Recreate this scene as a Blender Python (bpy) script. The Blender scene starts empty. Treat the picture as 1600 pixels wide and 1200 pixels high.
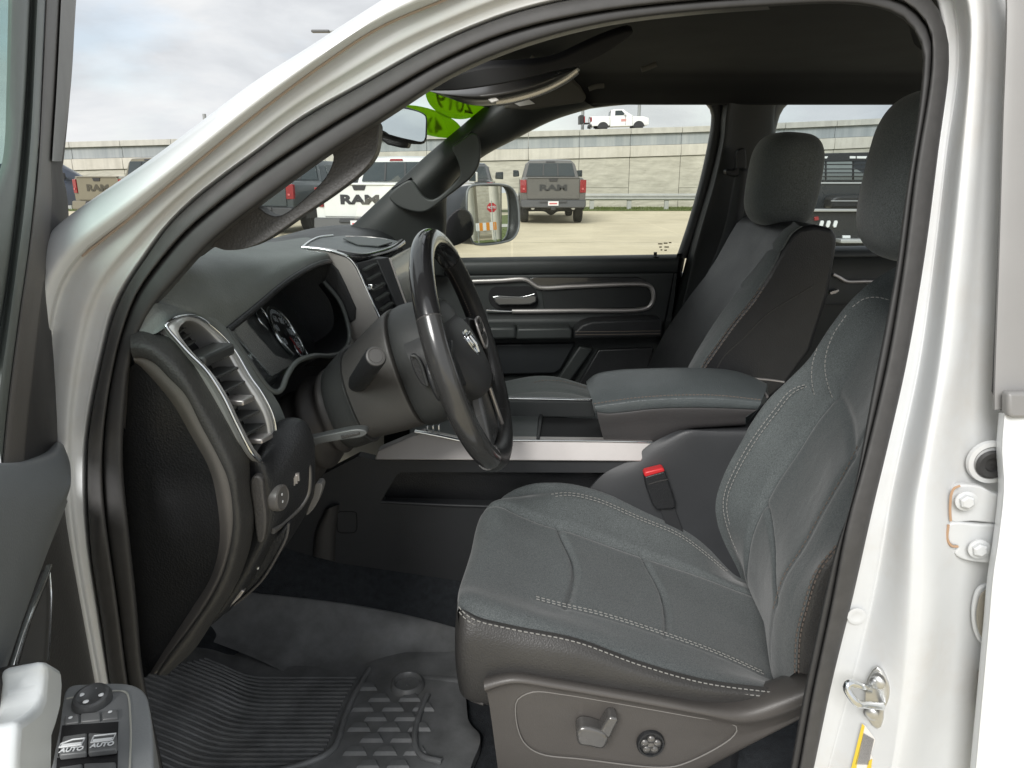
import bpy, bmesh, math, random
import numpy as np
from mathutils import Vector, Matrix
R = math.radians
random.seed(7)
S = bpy.context.scene
COL = S.collection
# ------------------------------------------------------------------ camera, sky, sun, exposure
CAMP = Vector((0, -1.65, 1.58)); PITCH = R(15.9); F = 1150.0
cam = bpy.data.cameras.new("camera"); cam.sensor_width = 36.0; cam.lens = 36.0*F/1600
cam.clip_start = 0.02; cam.clip_end = 3000
camo = bpy.data.objects.new("camera", cam); COL.objects.link(camo)
camo.location = CAMP; camo.rotation_euler = (R(90)-PITCH, 0, 0); S.camera = camo
SUN_EL, SUN_AZ = R(35), R(201)
W_ = bpy.data.worlds.new("World"); S.world = W_; W_.use_nodes = True
nt = W_.node_tree; nt.nodes.clear()
def N(t, tp, **kw):
    n = t.nodes.new(tp)
    for k, v in kw.items():
        if k in n.bl_rna.properties: setattr(n, k, v)
        else: n.inputs[k].default_value = v
    return n
sky = N(nt, 'ShaderNodeTexSky', sky_type='NISHITA', sun_disc=False, sun_elevation=SUN_EL, sun_rotation=SUN_AZ)
tc = N(nt, 'ShaderNodeTexCoord'); mp = N(nt, 'ShaderNodeMapping'); mp.inputs['Scale'].default_value = (1, 1, 2.6)
n1 = N(nt, 'ShaderNodeTexNoise', Scale=4.4, Detail=8.0, Roughness=0.55, Distortion=0.25)
n2 = N(nt, 'ShaderNodeTexNoise', Scale=5.5, Detail=6.0, Roughness=0.5)
cr1 = N(nt, 'ShaderNodeValToRGB')
cr1.color_ramp.elements[0].position = .33; cr1.color_ramp.elements[0].color = (2.8, 2.9, 3.05, 1)
cr1.color_ramp.elements[1].position = .70; cr1.color_ramp.elements[1].color = (4.3, 4.3, 4.28, 1)
e = cr1.color_ramp.elements.new(.5); e.color = (3.5, 3.6, 3.72, 1)
cr2 = N(nt, 'ShaderNodeValToRGB')
cr2.color_ramp.elements[0].position = .30; cr2.color_ramp.elements[0].color = (.75, .75, .75, 1)
cr2.color_ramp.elements[1].position = .5; cr2.color_ramp.elements[1].color = (1, 1, 1, 1)
mixw = N(nt, 'ShaderNodeMix', data_type='RGBA')
bg = N(nt, 'ShaderNodeBackground', Strength=0.10); wo = N(nt, 'ShaderNodeOutputWorld')
L = nt.links.new
L(tc.outputs['Generated'], mp.inputs['Vector']); L(mp.outputs[0], n1.inputs['Vector']); L(mp.outputs[0], n2.inputs['Vector'])
L(n1.outputs[0], cr1.inputs[0]); L(n2.outputs[0], cr2.inputs[0])
L(cr2.outputs[0], mixw.inputs['Factor']); L(sky.outputs[0], mixw.inputs[6]); L(cr1.outputs[0], mixw.inputs[7])
L(mixw.outputs[2], bg.inputs['Color']); L(bg.outputs[0], wo.inputs['Surface'])
sl = bpy.data.lights.new("sun", 'SUN'); sl.energy = 1.5; sl.angle = R(26); sl.color = (1, .98, .95)
so = bpy.data.objects.new("sun", sl); COL.objects.link(so)
# sun stands behind the camera on its left: direction to the sun
az = SUN_AZ
sd = Vector((math.sin(az)*math.cos(SUN_EL), math.cos(az)*math.cos(SUN_EL), math.sin(SUN_EL)))
so.rotation_euler = sd.to_track_quat('Z', 'Y').to_euler()
so.location = (0, 0, 30)
S.view_settings.view_transform = 'Standard'; S.view_settings.look = 'None'
S.view_settings.exposure = 1.2; S.view_settings.gamma = 1
S.render.engine = 'CYCLES'
S.cycles.use_denoising = True
S.cycles.max_bounces = 10; S.cycles.diffuse_bounces = 5; S.cycles.transparent_max_bounces = 16
S.cycles.sample_clamp_indirect = 6.0
# ------------------------------------------------------------------ rays through the photograph's lens
cp, sp = math.cos(PITCH), math.sin(PITCH)
def ray(u, v):
    a, b = (u-800)/F, (600-v)/F
    return Vector((a, cp+b*sp, -sp+b*cp))
def at(u, v, Y):
    d = ray(u, v); return CAMP+d*((Y-CAMP.y)/d.y)
def atz(u, v, Z):
    d = ray(u, v); return CAMP+d*((Z-CAMP.z)/d.z)
def onpl(u, v, p0, n, off=0):
    d = ray(u, v); return CAMP+d*(((p0-CAMP).dot(n)+off)/d.dot(n))
def ysz(Z): return -0.80+0.2*max(0.0, Z-1.15)
def bs(u, v, off=0):                      # a point on the body side (leans in above the belt)
    Y = -0.8
    for _ in range(12):
        p = at(u, v, Y+off); Y = .5*Y+.5*ysz(p.z)
    return at(u, v, Y+off)
# ------------------------------------------------------------------ curves
def crom(P, n, closed=False):
    P = [np.array(p, float) for p in P]; m = len(P)
    if m == 2 and not closed:
        return [Vector(P[0]+(P[1]-P[0])*i/(n-1)) for i in range(n)]
    g = (lambda i: P[i % m]) if closed else (lambda i: P[min(max(i, 0), m-1)] if 0 <= i < m else (2*P[0]-P[1] if i < 0 else 2*P[-1]-P[-2]))
    out = []; segs = m if closed else m-1; K = 14
    for s in range(segs):
        p0, p1, p2, p3 = g(s-1), g(s), g(s+1), g(s+2)
        d0, d1, d2 = [max(np.linalg.norm(b-a), 1e-6)**.5 for a, b in ((p0, p1), (p1, p2), (p2, p3))]
        m1 = (p1-p0)/d0-(p2-p0)/(d0+d1)+(p2-p1)/d1; m2 = (p2-p1)/d1-(p3-p1)/(d1+d2)+(p3-p2)/d2
        m1 = m1*d1; m2 = m2*d1
        for k in range(K):
            t = k/K; out.append((2*t**3-3*t*t+1)*p1+(t**3-2*t*t+t)*m1+(-2*t**3+3*t*t)*p2+(t**3-t*t)*m2)
    out.append(P[0] if closed else P[-1])
    A = np.array(out); L_ = np.r_[0, np.cumsum(np.linalg.norm(np.diff(A, axis=0), axis=1))]
    T = np.linspace(0, L_[-1], n+1)[:-1] if closed else np.linspace(0, L_[-1], n)
    return [Vector([np.interp(t, L_, A[:, k]) for k in range(A.shape[1])]) for t in T]
def px(pts, Y): return [at(u, v, Y) for u, v in pts]
def cut_len(pts): return sum((b-a).length for a, b in zip(pts, pts[1:]))
# ------------------------------------------------------------------ mesh builders
def mk(name, V, Fc, mat, parent=None, ang=35, stuff=False, label=None):
    me = bpy.data.meshes.new(name); me.from_pydata([tuple(v) for v in V], [], Fc); me.update()
    me.materials.append(mat)
    if ang:
        me.shade_smooth(); me.set_sharp_from_angle(angle=R(ang))
    o = bpy.data.objects.new(name, me); COL.objects.link(o)
    if parent: o.parent = parent
    if stuff: o['kind'] = 'stuff'
    if label: o['label'] = label
    return o
def norm_fix(o):
    bm = bmesh.new(); bm.from_mesh(o.data); bmesh.ops.recalc_face_normals(bm, faces=bm.faces); bm.to_mesh(o.data); bm.free(); return o
def bev(o, w, seg=3, ang=30):
    m = o.modifiers.new("bevel", 'BEVEL'); m.width = w; m.segments = seg; m.limit_method = 'ANGLE'; m.angle_limit = R(ang); m.harden_normals = False
    return o
def solid(o, t, off=-1):
    m = o.modifiers.new("solid", 'SOLIDIFY'); m.thickness = t; m.offset = off; return o
def subd(o, k=2):
    m = o.modifiers.new("sub", 'SUBSURF'); m.levels = k; m.render_levels = k; return o
def grid(name, rows, mat, parent=None, n=40, per=6, closeU=False, closeV=False, fn=None, ang=50, thick=0, lin=False, stuff=False):
    """smooth sheet through the given curves: each row resampled to n points, per steps from row to row"""
    rr = [crom(r, n, closeU) for r in rows]
    nc = len(rr[0]); cols = []
    nr = (len(rr) if closeV else len(rr)-1)*per+(0 if closeV else 1)
    A = np.zeros((nr, nc, 3))
    for j in range(nc):
        pts = [np.array(r[j]) for r in rr]; m = len(pts)
        g = (lambda i: pts[i % m]) if closeV else (lambda i: pts[i] if 0 <= i < m else (2*pts[0]-pts[1] if i < 0 else 2*pts[-1]-pts[-2]))
        k = 0
        for s in range(m if closeV else m-1):
            p0, p1, p2, p3 = g(s-1), g(s), g(s+1), g(s+2)
            for q in range(per):
                t = q/per
                if lin: A[k, j] = p1+(p2-p1)*t
                else: A[k, j] = .5*(2*p1+(p2-p0)*t+(2*p0-5*p1+4*p2-p3)*t*t+(3*p1-p0-3*p2+p3)*t**3)
                k += 1
        if not closeV: A[k, j] = pts[-1]
    if fn is not None:
        du = np.gradient(A, axis=1); dv = np.gradient(A, axis=0)
        nn = np.cross(du, dv); nn /= np.maximum(np.linalg.norm(nn, axis=2, keepdims=True), 1e-9)
        sU = np.linspace(0, 1, nc)[None, :]; sV = np.linspace(0, len(rows)-1, nr)[:, None]
        A = A+nn*np.broadcast_to(fn(sU, sV), A.shape[:2])[..., None]
    V = A.reshape(-1, 3); Fc = []
    for i in range(nr if closeV else nr-1):
        for j in range(nc if closeU else nc-1):
            a, b = i*nc+j, i*nc+(j+1) % nc; c, d = ((i+1) % nr)*nc+(j+1) % nc, ((i+1) % nr)*nc+j
            Fc.append((a, b, c, d))
    o = mk(name, V, Fc, mat, parent, ang, stuff)
    if thick: solid(o, thick)
    return o
def plate(name, pts, ext, mat, parent=None, bevel=.003, seg=3, ang=35, label=None):
    """closed outline swept by ext, both ends filled, edges rounded"""
    n = len(pts); ext = Vector(ext); pts = [Vector(p) for p in pts]
    nrm = Vector((0, 0, 0))
    for a, b in zip(pts, pts[1:]+pts[:1]): nrm += a.cross(b)
    if nrm.dot(ext) > 0: pts = pts[::-1]
    V = pts+[p+ext for p in pts]
    Fc = [tuple(range(n)), tuple(range(2*n-1, n-1, -1))]+[(i, i+n, (i+1) % n+n, (i+1) % n) for i in range(n)]
    o = mk(name, V, Fc, mat, parent, ang, label=label); norm_fix(o)
    if bevel: bev(o, bevel, seg)
    return o
def pp(name, pxs, Y, depth, mat, parent=None, smooth=0, bevel=.003, **k):
    """outline read at plane Y, real thickness depth behind it"""
    P = px(pxs, Y)
    if smooth: P = crom(P, smooth, True)
    return plate(name, P, (0, depth, 0), mat, parent, bevel, **k)
def frames(P, closed=False):
    n = len(P); T = []
    for i in range(n):
        a = P[(i-1) % n] if closed or i > 0 else P[i]; b = P[(i+1) % n] if closed or i < n-1 else P[i]
        T.append((b-a).normalized())
    ref = Vector((0, 0, 1)) if abs(T[0].z) < .9 else Vector((1, 0, 0))
    u = (ref-T[0]*ref.dot(T[0])).normalized(); U = [u]
    for i in range(1, n):
        u = U[-1]-T[i]*U[-1].dot(T[i]); U.append(u.normalized())
    return T, U
def tube(name, P, r, mat, parent=None, k=10, closed=False, n=None, rad2=None, cap=True, stuff=False, label=None):
    P = [Vector(p) for p in P]
    if n: P = crom(P, n, closed)
    T, U = frames(P, closed); m = len(P); V = []; Fc = []
    for i in range(m):
        b = T[i].cross(U[i]); t = i/(m-1)
        ri = r(t) if callable(r) else r; rj = ri if rad2 is None else rad2
        for q in range(k):
            a = 2*math.pi*q/k; V.append(P[i]+U[i]*math.cos(a)*ri+b*math.sin(a)*rj)
    for i in range(m if closed else m-1):
        for q in range(k):
            j = (i+1) % m; Fc.append((i*k+q, i*k+(q+1) % k, j*k+(q+1) % k, j*k+q))
    if cap and not closed: Fc += [tuple(range(k))[::-1], tuple((m-1)*k+q for q in range(k))]
    return norm_fix(mk(name, V, Fc, mat, parent, 50, stuff, label))
def lathe(name, prof, o, ax, mat, parent=None, k=28, label=None):
    """profile (radius, height) turned round the axis ax through o"""
    ax = Vector(ax).normalized(); o = Vector(o)
    u = ax.orthogonal().normalized(); w = ax.cross(u); V = []; Fc = []; m = len(prof)
    for r, h in prof:
        for q in range(k):
            a = 2*math.pi*q/k; V.append(o+ax*h+u*math.cos(a)*r+w*math.sin(a)*r)
    for i in range(m-1):
        for q in range(k): Fc.append((i*k+q, i*k+(q+1) % k, (i+1)*k+(q+1) % k, (i+1)*k+q))
    Fc += [tuple(range(k))[::-1], tuple((m-1)*k+q for q in range(k))]
    return norm_fix(mk(name, V, Fc, mat, parent, 38, label=label))
def box(name, c, s, mat, parent=None, bevel=.004, M=None, seg=2, label=None):
    V = []
    for x in (-.5, .5):
        for y in (-.5, .5):
            for z in (-.5, .5):
                p = Vector((x*s[0], y*s[1], z*s[2])); p = (M @ p) if M else p; V.append(p+Vector(c))
    Fc = [(0, 1, 3, 2), (4, 6, 7, 5), (0, 4, 5, 1), (2, 3, 7, 6), (0, 2, 6, 4), (1, 5, 7, 3)]
    o = mk(name, V, Fc, mat, parent, 35, label=label); norm_fix(o)
    if bevel: bev(o, bevel, seg)
    return o
def joinm(name, lst, mat, parent=None, ang=35, stuff=True):
    V = []; Fc = []
    for v, f in lst:
        o = len(V); V += list(v); Fc += [tuple(i+o for i in q) for q in f]
    return norm_fix(mk(name, V, Fc, mat, parent, ang, stuff))
def bar(a, b, w, h, up=Vector((0, 0, 1))):
    a, b = Vector(a), Vector(b); t = (b-a).normalized(); s = t.cross(up)
    s = s.normalized() if s.length > 1e-4 else Vector((1, 0, 0)); q = s.cross(t)
    V = [p+s*i*w/2+q*j*h/2 for p in (a, b) for i, j in ((-1, -1), (1, -1), (1, 1), (-1, 1))]
    return V, [(0, 1, 2, 3), (7, 6, 5, 4), (0, 4, 5, 1), (1, 5, 6, 2), (2, 6, 7, 3), (3, 7, 4, 0)]
def stitch(name, P, mat, parent, dash=.0055, gap=.003, r=.0011, lift=Vector((0, 0, 0)), n=400):
    P = crom([Vector(p)+lift for p in P], n); out = []; s = 0; d = 0; cur = None
    Ls = np.r_[0, np.cumsum([(b-a).length for a, b in zip(P, P[1:])])]
    A = np.array([tuple(p) for p in P]); tot = Ls[-1]; t = 0
    I = lambda x: Vector([np.interp(x, Ls, A[:, k]) for k in range(3)])
    while t+dash < tot:
        out.append(bar(I(t), I(t+dash), 2*r, 2*r)); t += dash+gap
    return joinm(name, out, mat, parent, 35)
def empty(name, loc=(0, 0, 0), parent=None, rz=0):
    o = bpy.data.objects.new(name, None); COL.objects.link(o); o.location = loc; o.rotation_euler = (0, 0, rz)
    o.empty_display_size = .1
    if parent: o.parent = parent
    return o
def tag(o, label=None, cat=None, group=None, kind=None):
    for k, v in (('label', label), ('category', cat), ('group', group), ('kind', kind)):
        if v: o[k] = v
    return o
def text(name, body, size, M, mat, parent=None, ext=.002, bold=0.0, sx=1.0, align='CENTER'):
    c = bpy.data.curves.new(name, 'FONT'); c.body = body; c.size = size; c.extrude = ext; c.align_x = align; c.align_y = 'CENTER'
    c.offset = bold; c.resolution_u = 3; c.materials.append(mat)
    t = bpy.data.objects.new(name, c); COL.objects.link(t)
    me = bpy.data.meshes.new_from_object(t.evaluated_get(bpy.context.evaluated_depsgraph_get()))
    bpy.data.objects.remove(t); bpy.data.curves.remove(c)
    o = bpy.data.objects.new(name, me); COL.objects.link(o)
    if parent: o.parent = parent
    o.matrix_local = M @ Matrix.Diagonal((sx, 1, 1, 1)); return o
def basis(o, x, y, z):
    return Matrix(((x[0], y[0], z[0], o[0]), (x[1], y[1], z[1], o[1]), (x[2], y[2], z[2], o[2]), (0, 0, 0, 1)))
# ------------------------------------------------------------------ materials
def mat(name, col, rough=.5, metal=0, bump=None, var=None, coat=0, spec=.5, sheen=0, wear=None):
    m = bpy.data.materials.new(name); m.use_nodes = True; t = m.node_tree; b = t.nodes['Principled BSDF']
    b.inputs['Base Color'].default_value = (*col, 1); b.inputs['Roughness'].default_value = rough
    b.inputs['Metallic'].default_value = metal; b.inputs['Coat Weight'].default_value = coat
    b.inputs['Coat Roughness'].default_value = .04; b.inputs['Specular IOR Level'].default_value = spec
    b.inputs['Sheen Weight'].default_value = sheen
    tcn = t.nodes.new('ShaderNodeTexCoord')
    if var:
        sc, amt = var
        n = N(t, 'ShaderNodeTexNoise', Scale=sc, Detail=5.0, Roughness=.6)
        r = N(t, 'ShaderNodeMapRange'); r.inputs[1].default_value = .3; r.inputs[2].default_value = .7
        r.inputs[3].default_value = 1-amt; r.inputs[4].default_value = 1+amt
        mx = N(t, 'ShaderNodeMix', data_type='RGBA', blend_type='MULTIPLY'); mx.inputs['Factor'].default_value = 1
        mx.inputs[6].default_value = (*col, 1)
        t.links.new(tcn.outputs['Object'], n.inputs['Vector']); t.links.new(n.outputs[0], r.inputs[0])
        t.links.new(r.outputs[0], mx.inputs[7]); t.links.new(mx.outputs[2], b.inputs['Base Color'])
        # roughness wanders a little with a slower noise
        n3 = N(t, 'ShaderNodeTexNoise', Scale=9.0, Detail=4.0); r3 = N(t, 'ShaderNodeMapRange')
        r3.inputs[3].default_value = max(rough-.10, .02); r3.inputs[4].default_value = min(rough+.10, 1)
        t.links.new(tcn.outputs['Object'], n3.inputs['Vector']); t.links.new(n3.outputs[0], r3.inputs[0]); t.links.new(r3.outputs[0], b.inputs['Roughness'])
    if wear:
        # faint grime and scuffs in patches
        g1 = N(t, 'ShaderNodeTexNoise', Scale=5.0, Detail=9.0, Roughness=.72); g2 = N(t, 'ShaderNodeMapRange')
        g2.inputs[1].default_value = .50; g2.inputs[2].default_value = .80; g2.inputs[3].default_value = 0; g2.inputs[4].default_value = .45
        g3 = N(t, 'ShaderNodeMix', data_type='RGBA'); g3.inputs[7].default_value = (*wear, 1)
        src = b.inputs['Base Color'].links[0].from_socket
        t.links.new(tcn.outputs['Object'], g1.inputs['Vector']); t.links.new(g1.outputs[0], g2.inputs[0]); t.links.new(g2.outputs[0], g3.inputs['Factor'])
        t.links.new(src, g3.inputs[6]); t.links.new(g3.outputs[2], b.inputs['Base Color'])
    if bump:
        kind, sc, st, dist = bump
        if kind == 'leather':
            n = N(t, 'ShaderNodeTexVoronoi', Scale=sc, feature='F1')
        elif kind == 'weave':
            n = N(t, 'ShaderNodeTexVoronoi', Scale=sc, feature='F1')
        else:
            n = N(t, 'ShaderNodeTexNoise', Scale=sc, Detail=4.0)
        bu = N(t, 'ShaderNodeBump', Strength=st, Distance=dist)
        t.links.new(tcn.outputs['Object'], n.inputs['Vector']); t.links.new(n.outputs[0], bu.inputs['Height']); t.links.new(bu.outputs[0], b.inputs['Normal'])
    return m
def glass_mat(name, tint, refl=.08, rough=.0, body=None):
    m = bpy.data.materials.new(name); m.use_nodes = True; t = m.node_tree; t.nodes.clear()
    tr = N(t, 'ShaderNodeBsdfTransparent'); tr.inputs[0].default_value = (*tint, 1)
    gl = N(t, 'ShaderNodeBsdfGlossy'); gl.inputs['Roughness'].default_value = rough; gl.inputs[0].default_value = (.95, 1, .98, 1)
    lw = N(t, 'ShaderNodeLayerWeight', Blend=.25); mr = N(t, 'ShaderNodeMapRange'); mr.inputs[3].default_value = refl*.5; mr.inputs[4].default_value = min(1, refl*5)
    mx = N(t, 'ShaderNodeMixShader'); o = N(t, 'ShaderNodeOutputMaterial')
    t.links.new(lw.outputs['Fresnel'], mr.inputs[0]); t.links.new(mr.outputs[0], mx.inputs[0]); t.links.new(tr.outputs[0], mx.inputs[1]); t.links.new(gl.outputs[0], mx.inputs[2]); t.links.new(mx.outputs[0], o.inputs[0])
    return m
def fabric_mat(name, c1, c2, rough=.85):
    m = bpy.data.materials.new(name); m.use_nodes = True; t = m.node_tree; b = t.nodes['Principled BSDF']
    tcn = t.nodes.new('ShaderNodeTexCoord')
    # woven threads: two noises drawn out along and across, crossed
    ma = N(t, 'ShaderNodeMapping'); ma.inputs['Scale'].default_value = (1000, 330, 1000); mb = N(t, 'ShaderNodeMapping'); mb.inputs['Scale'].default_value = (330, 900, 330)
    na = N(t, 'ShaderNodeTexNoise', Scale=1.0, Detail=2.0); nb = N(t, 'ShaderNodeTexNoise', Scale=1.0, Detail=2.0)
    n = N(t, 'ShaderNodeMix', data_type='FLOAT'); n.inputs[0].default_value = .5
    for q_, w_ in ((ma, na), (mb, nb)): t.links.new(tcn.outputs['Object'], q_.inputs[0]); t.links.new(q_.outputs[0], w_.inputs['Vector'])
    t.links.new(na.outputs[0], n.inputs[2]); t.links.new(nb.outputs[0], n.inputs[3])
    n4 = N(t, 'ShaderNodeTexNoise', Scale=14.0, Detail=4.0)
    r = N(t, 'ShaderNodeValToRGB'); r.color_ramp.elements[0].position = .36; r.color_ramp.elements[0].color = (*c1, 1)
    r.color_ramp.elements[1].position = .64; r.color_ramp.elements[1].color = (*c2, 1)
    mr = N(t, 'ShaderNodeMapRange'); mr.inputs[1].default_value = .3; mr.inputs[2].default_value = .7; mr.inputs[3].default_value = .95; mr.inputs[4].default_value = 1.05
    mx = N(t, 'ShaderNodeMix', data_type='RGBA', blend_type='MULTIPLY'); mx.inputs['Factor'].default_value = 1
    vo = N(t, 'ShaderNodeTexVoronoi', Scale=650.0); bu = N(t, 'ShaderNodeBump', Strength=.35, Distance=.0008)
    for q in (n4, vo): t.links.new(tcn.outputs['Object'], q.inputs['Vector'])
    t.links.new(n.outputs[0], r.inputs[0]); t.links.new(n4.outputs[0], mr.inputs[0]); t.links.new(r.outputs[0], mx.inputs[6]); t.links.new(mr.outputs[0], mx.inputs[7])
    t.links.new(mx.outputs[2], b.inputs['Base Color']); t.links.new(vo.outputs[0], bu.inputs['Height'])
    nw = N(t, 'ShaderNodeTexNoise', Scale=16.0, Detail=3.0, Distortion=.6); bw = N(t, 'ShaderNodeBump', Strength=.30, Distance=.006)
    t.links.new(tcn.outputs['Object'], nw.inputs['Vector']); t.links.new(nw.outputs[0], bw.inputs['Height']); t.links.new(bu.outputs[0], bw.inputs['Normal']); t.links.new(bw.outputs[0], b.inputs['Normal'])
    b.inputs['Roughness'].default_value = rough; b.inputs['Sheen Weight'].default_value = .25; b.inputs['Sheen Roughness'].default_value = .4
    b.inputs['Specular IOR Level'].default_value = .3
    return m
M = {}
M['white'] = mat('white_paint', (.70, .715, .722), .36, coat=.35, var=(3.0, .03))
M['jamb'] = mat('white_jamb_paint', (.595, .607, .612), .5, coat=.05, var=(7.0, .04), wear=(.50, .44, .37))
M['rubber'] = mat('door_seal_rubber', (0.054, 0.05256, 0.05184), .62, var=(60, .12), bump=('noise', 500, .15, .0006))
M['rubber2'] = mat('seal_lip_rubber', (0.0375, 0.03675, 0.03675), .6, var=(60, .1))
M['plastic'] = mat('dark_grained_plastic', (0.04645, 0.04575, 0.04434), .5, bump=('leather', 330, .5, .0009), var=(40, .08))
M['plastic_w'] = mat('warm_dark_plastic', (.070, .067, .065), .42, bump=('leather', 330, .5, .0009), var=(30, .06))
M['black'] = mat('end_cap_shade_tone', (0.01841, 0.01925, 0.02093), .45, bump=('leather', 330, .5, .0009), var=(30, .1))
M['deep'] = mat('black_recess', (.006, .006, .007), .7)
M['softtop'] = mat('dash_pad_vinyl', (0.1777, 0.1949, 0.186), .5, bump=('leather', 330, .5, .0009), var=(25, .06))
M['vinyl'] = mat('seat_side_vinyl', (0.04641, 0.04477, 0.04313), .45, bump=('leather', 330, .5, .0009), var=(12, .08))
M['pad'] = mat('armrest_vinyl', (0.08768, 0.1001, 0.1032), .36, bump=('leather', 330, .5, .0009), var=(20, .08))
M['gloss'] = mat('gloss_black', (.018, .018, .019), .20, coat=.6, var=(15, .1))
M['leather'] = mat('wheel_leather', (.022, .022, .022), .38, bump=('leather', 330, .5, .0009), var=(25, .1))
M['silver'] = mat('satin_silver_trim', (.50, .475, .46), .36, metal=.75, var=(20, .05))
M['chrome'] = mat('bright_chrome', (.80, .82, .83), .12, metal=1.0, var=(20, .04))
M['zinc'] = mat('zinc_steel', (.62, .62, .61), .3, metal=.9, var=(40, .1))
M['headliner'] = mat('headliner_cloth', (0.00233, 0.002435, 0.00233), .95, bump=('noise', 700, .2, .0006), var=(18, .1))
M['carpet'] = mat('floor_carpet', (0.03234, 0.03675, 0.04263), .98, bump=('noise', 600, .9, .004), var=(70, .3))
M['mat'] = mat('rubber_mat', (0.1875, 0.192, 0.195), .33, bump=('noise', 300, .12, .001), var=(16, .28), wear=(.24, .225, .20))
M['fabric'] = fabric_mat('seat_fabric', (.066, .074, .075), (.158, .172, .173))
M['fabric2'] = fabric_mat('seat_insert_fabric', (.062, .071, .072), (.150, .166, .167))
M['thread'] = mat('pale_thread', (.30, .295, .28), .7)
M['thread_d'] = mat('brown_thread', (.16, .13, .11), .7)
M['red'] = mat('red_release_button', (.62, .03, .035), .35)
M['cloth'] = mat('column_boot_cloth', (0.036, 0.0336, 0.0324), .6, var=(20, .15))
M['belt'] = mat('seat_belt_webbing', (.025, .026, .028), .6, bump=('noise', 400, .3, .001))
M['label'] = mat('paper_label', (.72, .70, .67), .5)
M['yellow'] = mat('yellow_label', (.72, .52, .05), .5)
M['ink'] = mat('printed_ink', (.05, .05, .06), .6)
M['mark'] = mat('white_print', (.75, .77, .78), .5)
M['green'] = None
M['windshield'] = glass_mat('windshield_glass', (.94, .98, .955), .022)
M['sideglass'] = glass_mat('side_window_glass', (.965, .975, .955), .02)
M['tintglass'] = glass_mat('rear_tinted_glass', (.84, .87, .88), .02)
M['doorglass'] = glass_mat('door_window_glass', (.76, .86, .82), .05)
M['mirror'] = mat('mirror_silvering', (.9, .93, .92), .01, metal=1.0)
M['lens'] = glass_mat('instrument_lens', (.97, .98, .98), .03)
def decal_mat(name, col):
    m = bpy.data.materials.new(name); m.use_nodes = True; t = m.node_tree; t.nodes.clear()
    d = N(t, 'ShaderNodeBsdfDiffuse'); d.inputs[0].default_value = (*col, 1); tl = N(t, 'ShaderNodeBsdfTranslucent'); tl.inputs[0].default_value = (*col, 1)
    mx = N(t, 'ShaderNodeMixShader', Fac=.6); o = N(t, 'ShaderNodeOutputMaterial')
    t.links.new(d.outputs[0], mx.inputs[1]); t.links.new(tl.outputs[0], mx.inputs[2]); t.links.new(mx.outputs[0], o.inputs[0]); return m
M['green'] = decal_mat('lime_vinyl', (.42, .66, .04))
# ================================================================== the white pickup: painted body round the door opening
truck = tag(empty('pickup_truck'), 'white crew cab pickup with its driver door open, charcoal cloth interior in view', 'pickup truck')
V3 = Vector
# curves read along the opening; third number = metres nearer (-) or farther (+) than the seal plane
def B(l): return [bs(*p) if len(p) == 3 else bs(p[0], p[1]) for p in l]
def Bo(l, off): return [bs(u, v, off) for u, v in l]
S0 = [(172, 1072), (160, 980), (143, 870), (137, 780), (137, 735), (138, 690), (147, 627), (163, 553), (185, 473), (230, 400), (260, 357), (300, 317), (350, 277), (400, 240),
      (467, 190), (567, 133), (667, 77), (733, 47), (800, 22), (897, -2), (1040, -24), (1200, -36), (1340, -38), (1420, -25), (1457, 0), (1477, 40), (1484, 80), (1481, 130), (1467, 233), (1447, 390),
      (1417, 567), (1387, 700), (1363, 800), (1333, 933), (1300, 1067), (1272, 1200), (1245, 1320)]
S0L = [(215, 1300)]+S0
S1 = [(225, 1200), (200, 1067), (188, 975), (177, 895), (164, 800), (160, 733), (163, 667), (173, 597), (187, 533), (213, 460), (252, 405), (300, 352), (350, 312), (400, 274),
      (500, 207), (600, 147), (700, 90), (800, 49), (933, 19), (1067, 3), (1200, -6), (1330, -10), (1405, 0), (1447, 34), (1456, 70), (1452, 133), (1430, 267), (1413, 400),
      (1387, 560), (1346, 733), (1323, 817), (1297, 950), (1267, 1093), (1248, 1200), (1225, 1310)]
S2 = [(255, 1200), (223, 1047), (213, 940), (199, 810), (192, 730), (193, 667), (203, 567), (217, 520), (235, 484), (275, 437), (315, 392), (362, 350), (412, 312),
      (510, 241), (608, 178), (705, 117), (810, 72), (935, 38), (1067, 20), (1200, 10), (1320, 6), (1390, 18), (1430, 48), (1441, 80), (1438, 150), (1413, 320), (1400, 420),
      (1363, 613), (1327, 797), (1310, 843), (1283, 955), (1253, 1100), (1235, 1200), (1212, 1310)]
def lerp2(A, Bc, t, n=60):
    a = crom([(u, v, 0) for u, v in A], n); b = crom([(u, v, 0) for u, v in Bc], n)
    return [((1-t)*p.x+t*q.x, (1-t)*p.y+t*q.y) for p, q in zip(a, b)]
# outer A pillar skin + inner step, from windscreen edge to the seal
K0 = [(0, 1300), (0, 1100), (0, 900), (0, 700), (5, 560), (20, 470), (55, 390), (107, 341), (147, 312), (233, 253), (300, 203), (397, 130), (480, 77), (540, 38), (600, 0), (670, -44), (800, -110), (1000, -165), (1250, -185), (1500, -190), (1750, -190)]
K1 = [(180, 1300), (140, 1080), (102, 900), (80, 760), (72, 640), (76, 530), (95, 445), (128, 397), (200, 340), (300, 257), (400, 176), (500, 101), (590, 42), (687, 0), (800, -45), (1000, -92), (1250, -110), (1480, -112), (1700, -112)]
KS = [(212, 1300), (170, 1070), (154, 970), (138, 865), (131, 780), (131, 735), (132, 690), (141, 627), (157, 553), (179, 473), (230, 392), (260, 352), (300, 312), (350, 272), (400, 236), (467, 186), (567, 129), (667, 73), (733, 43), (800, 18), (897, -6), (1040, -28), (1200, -40), (1340, -44), (1450, -44), (1650, -44)]
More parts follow.
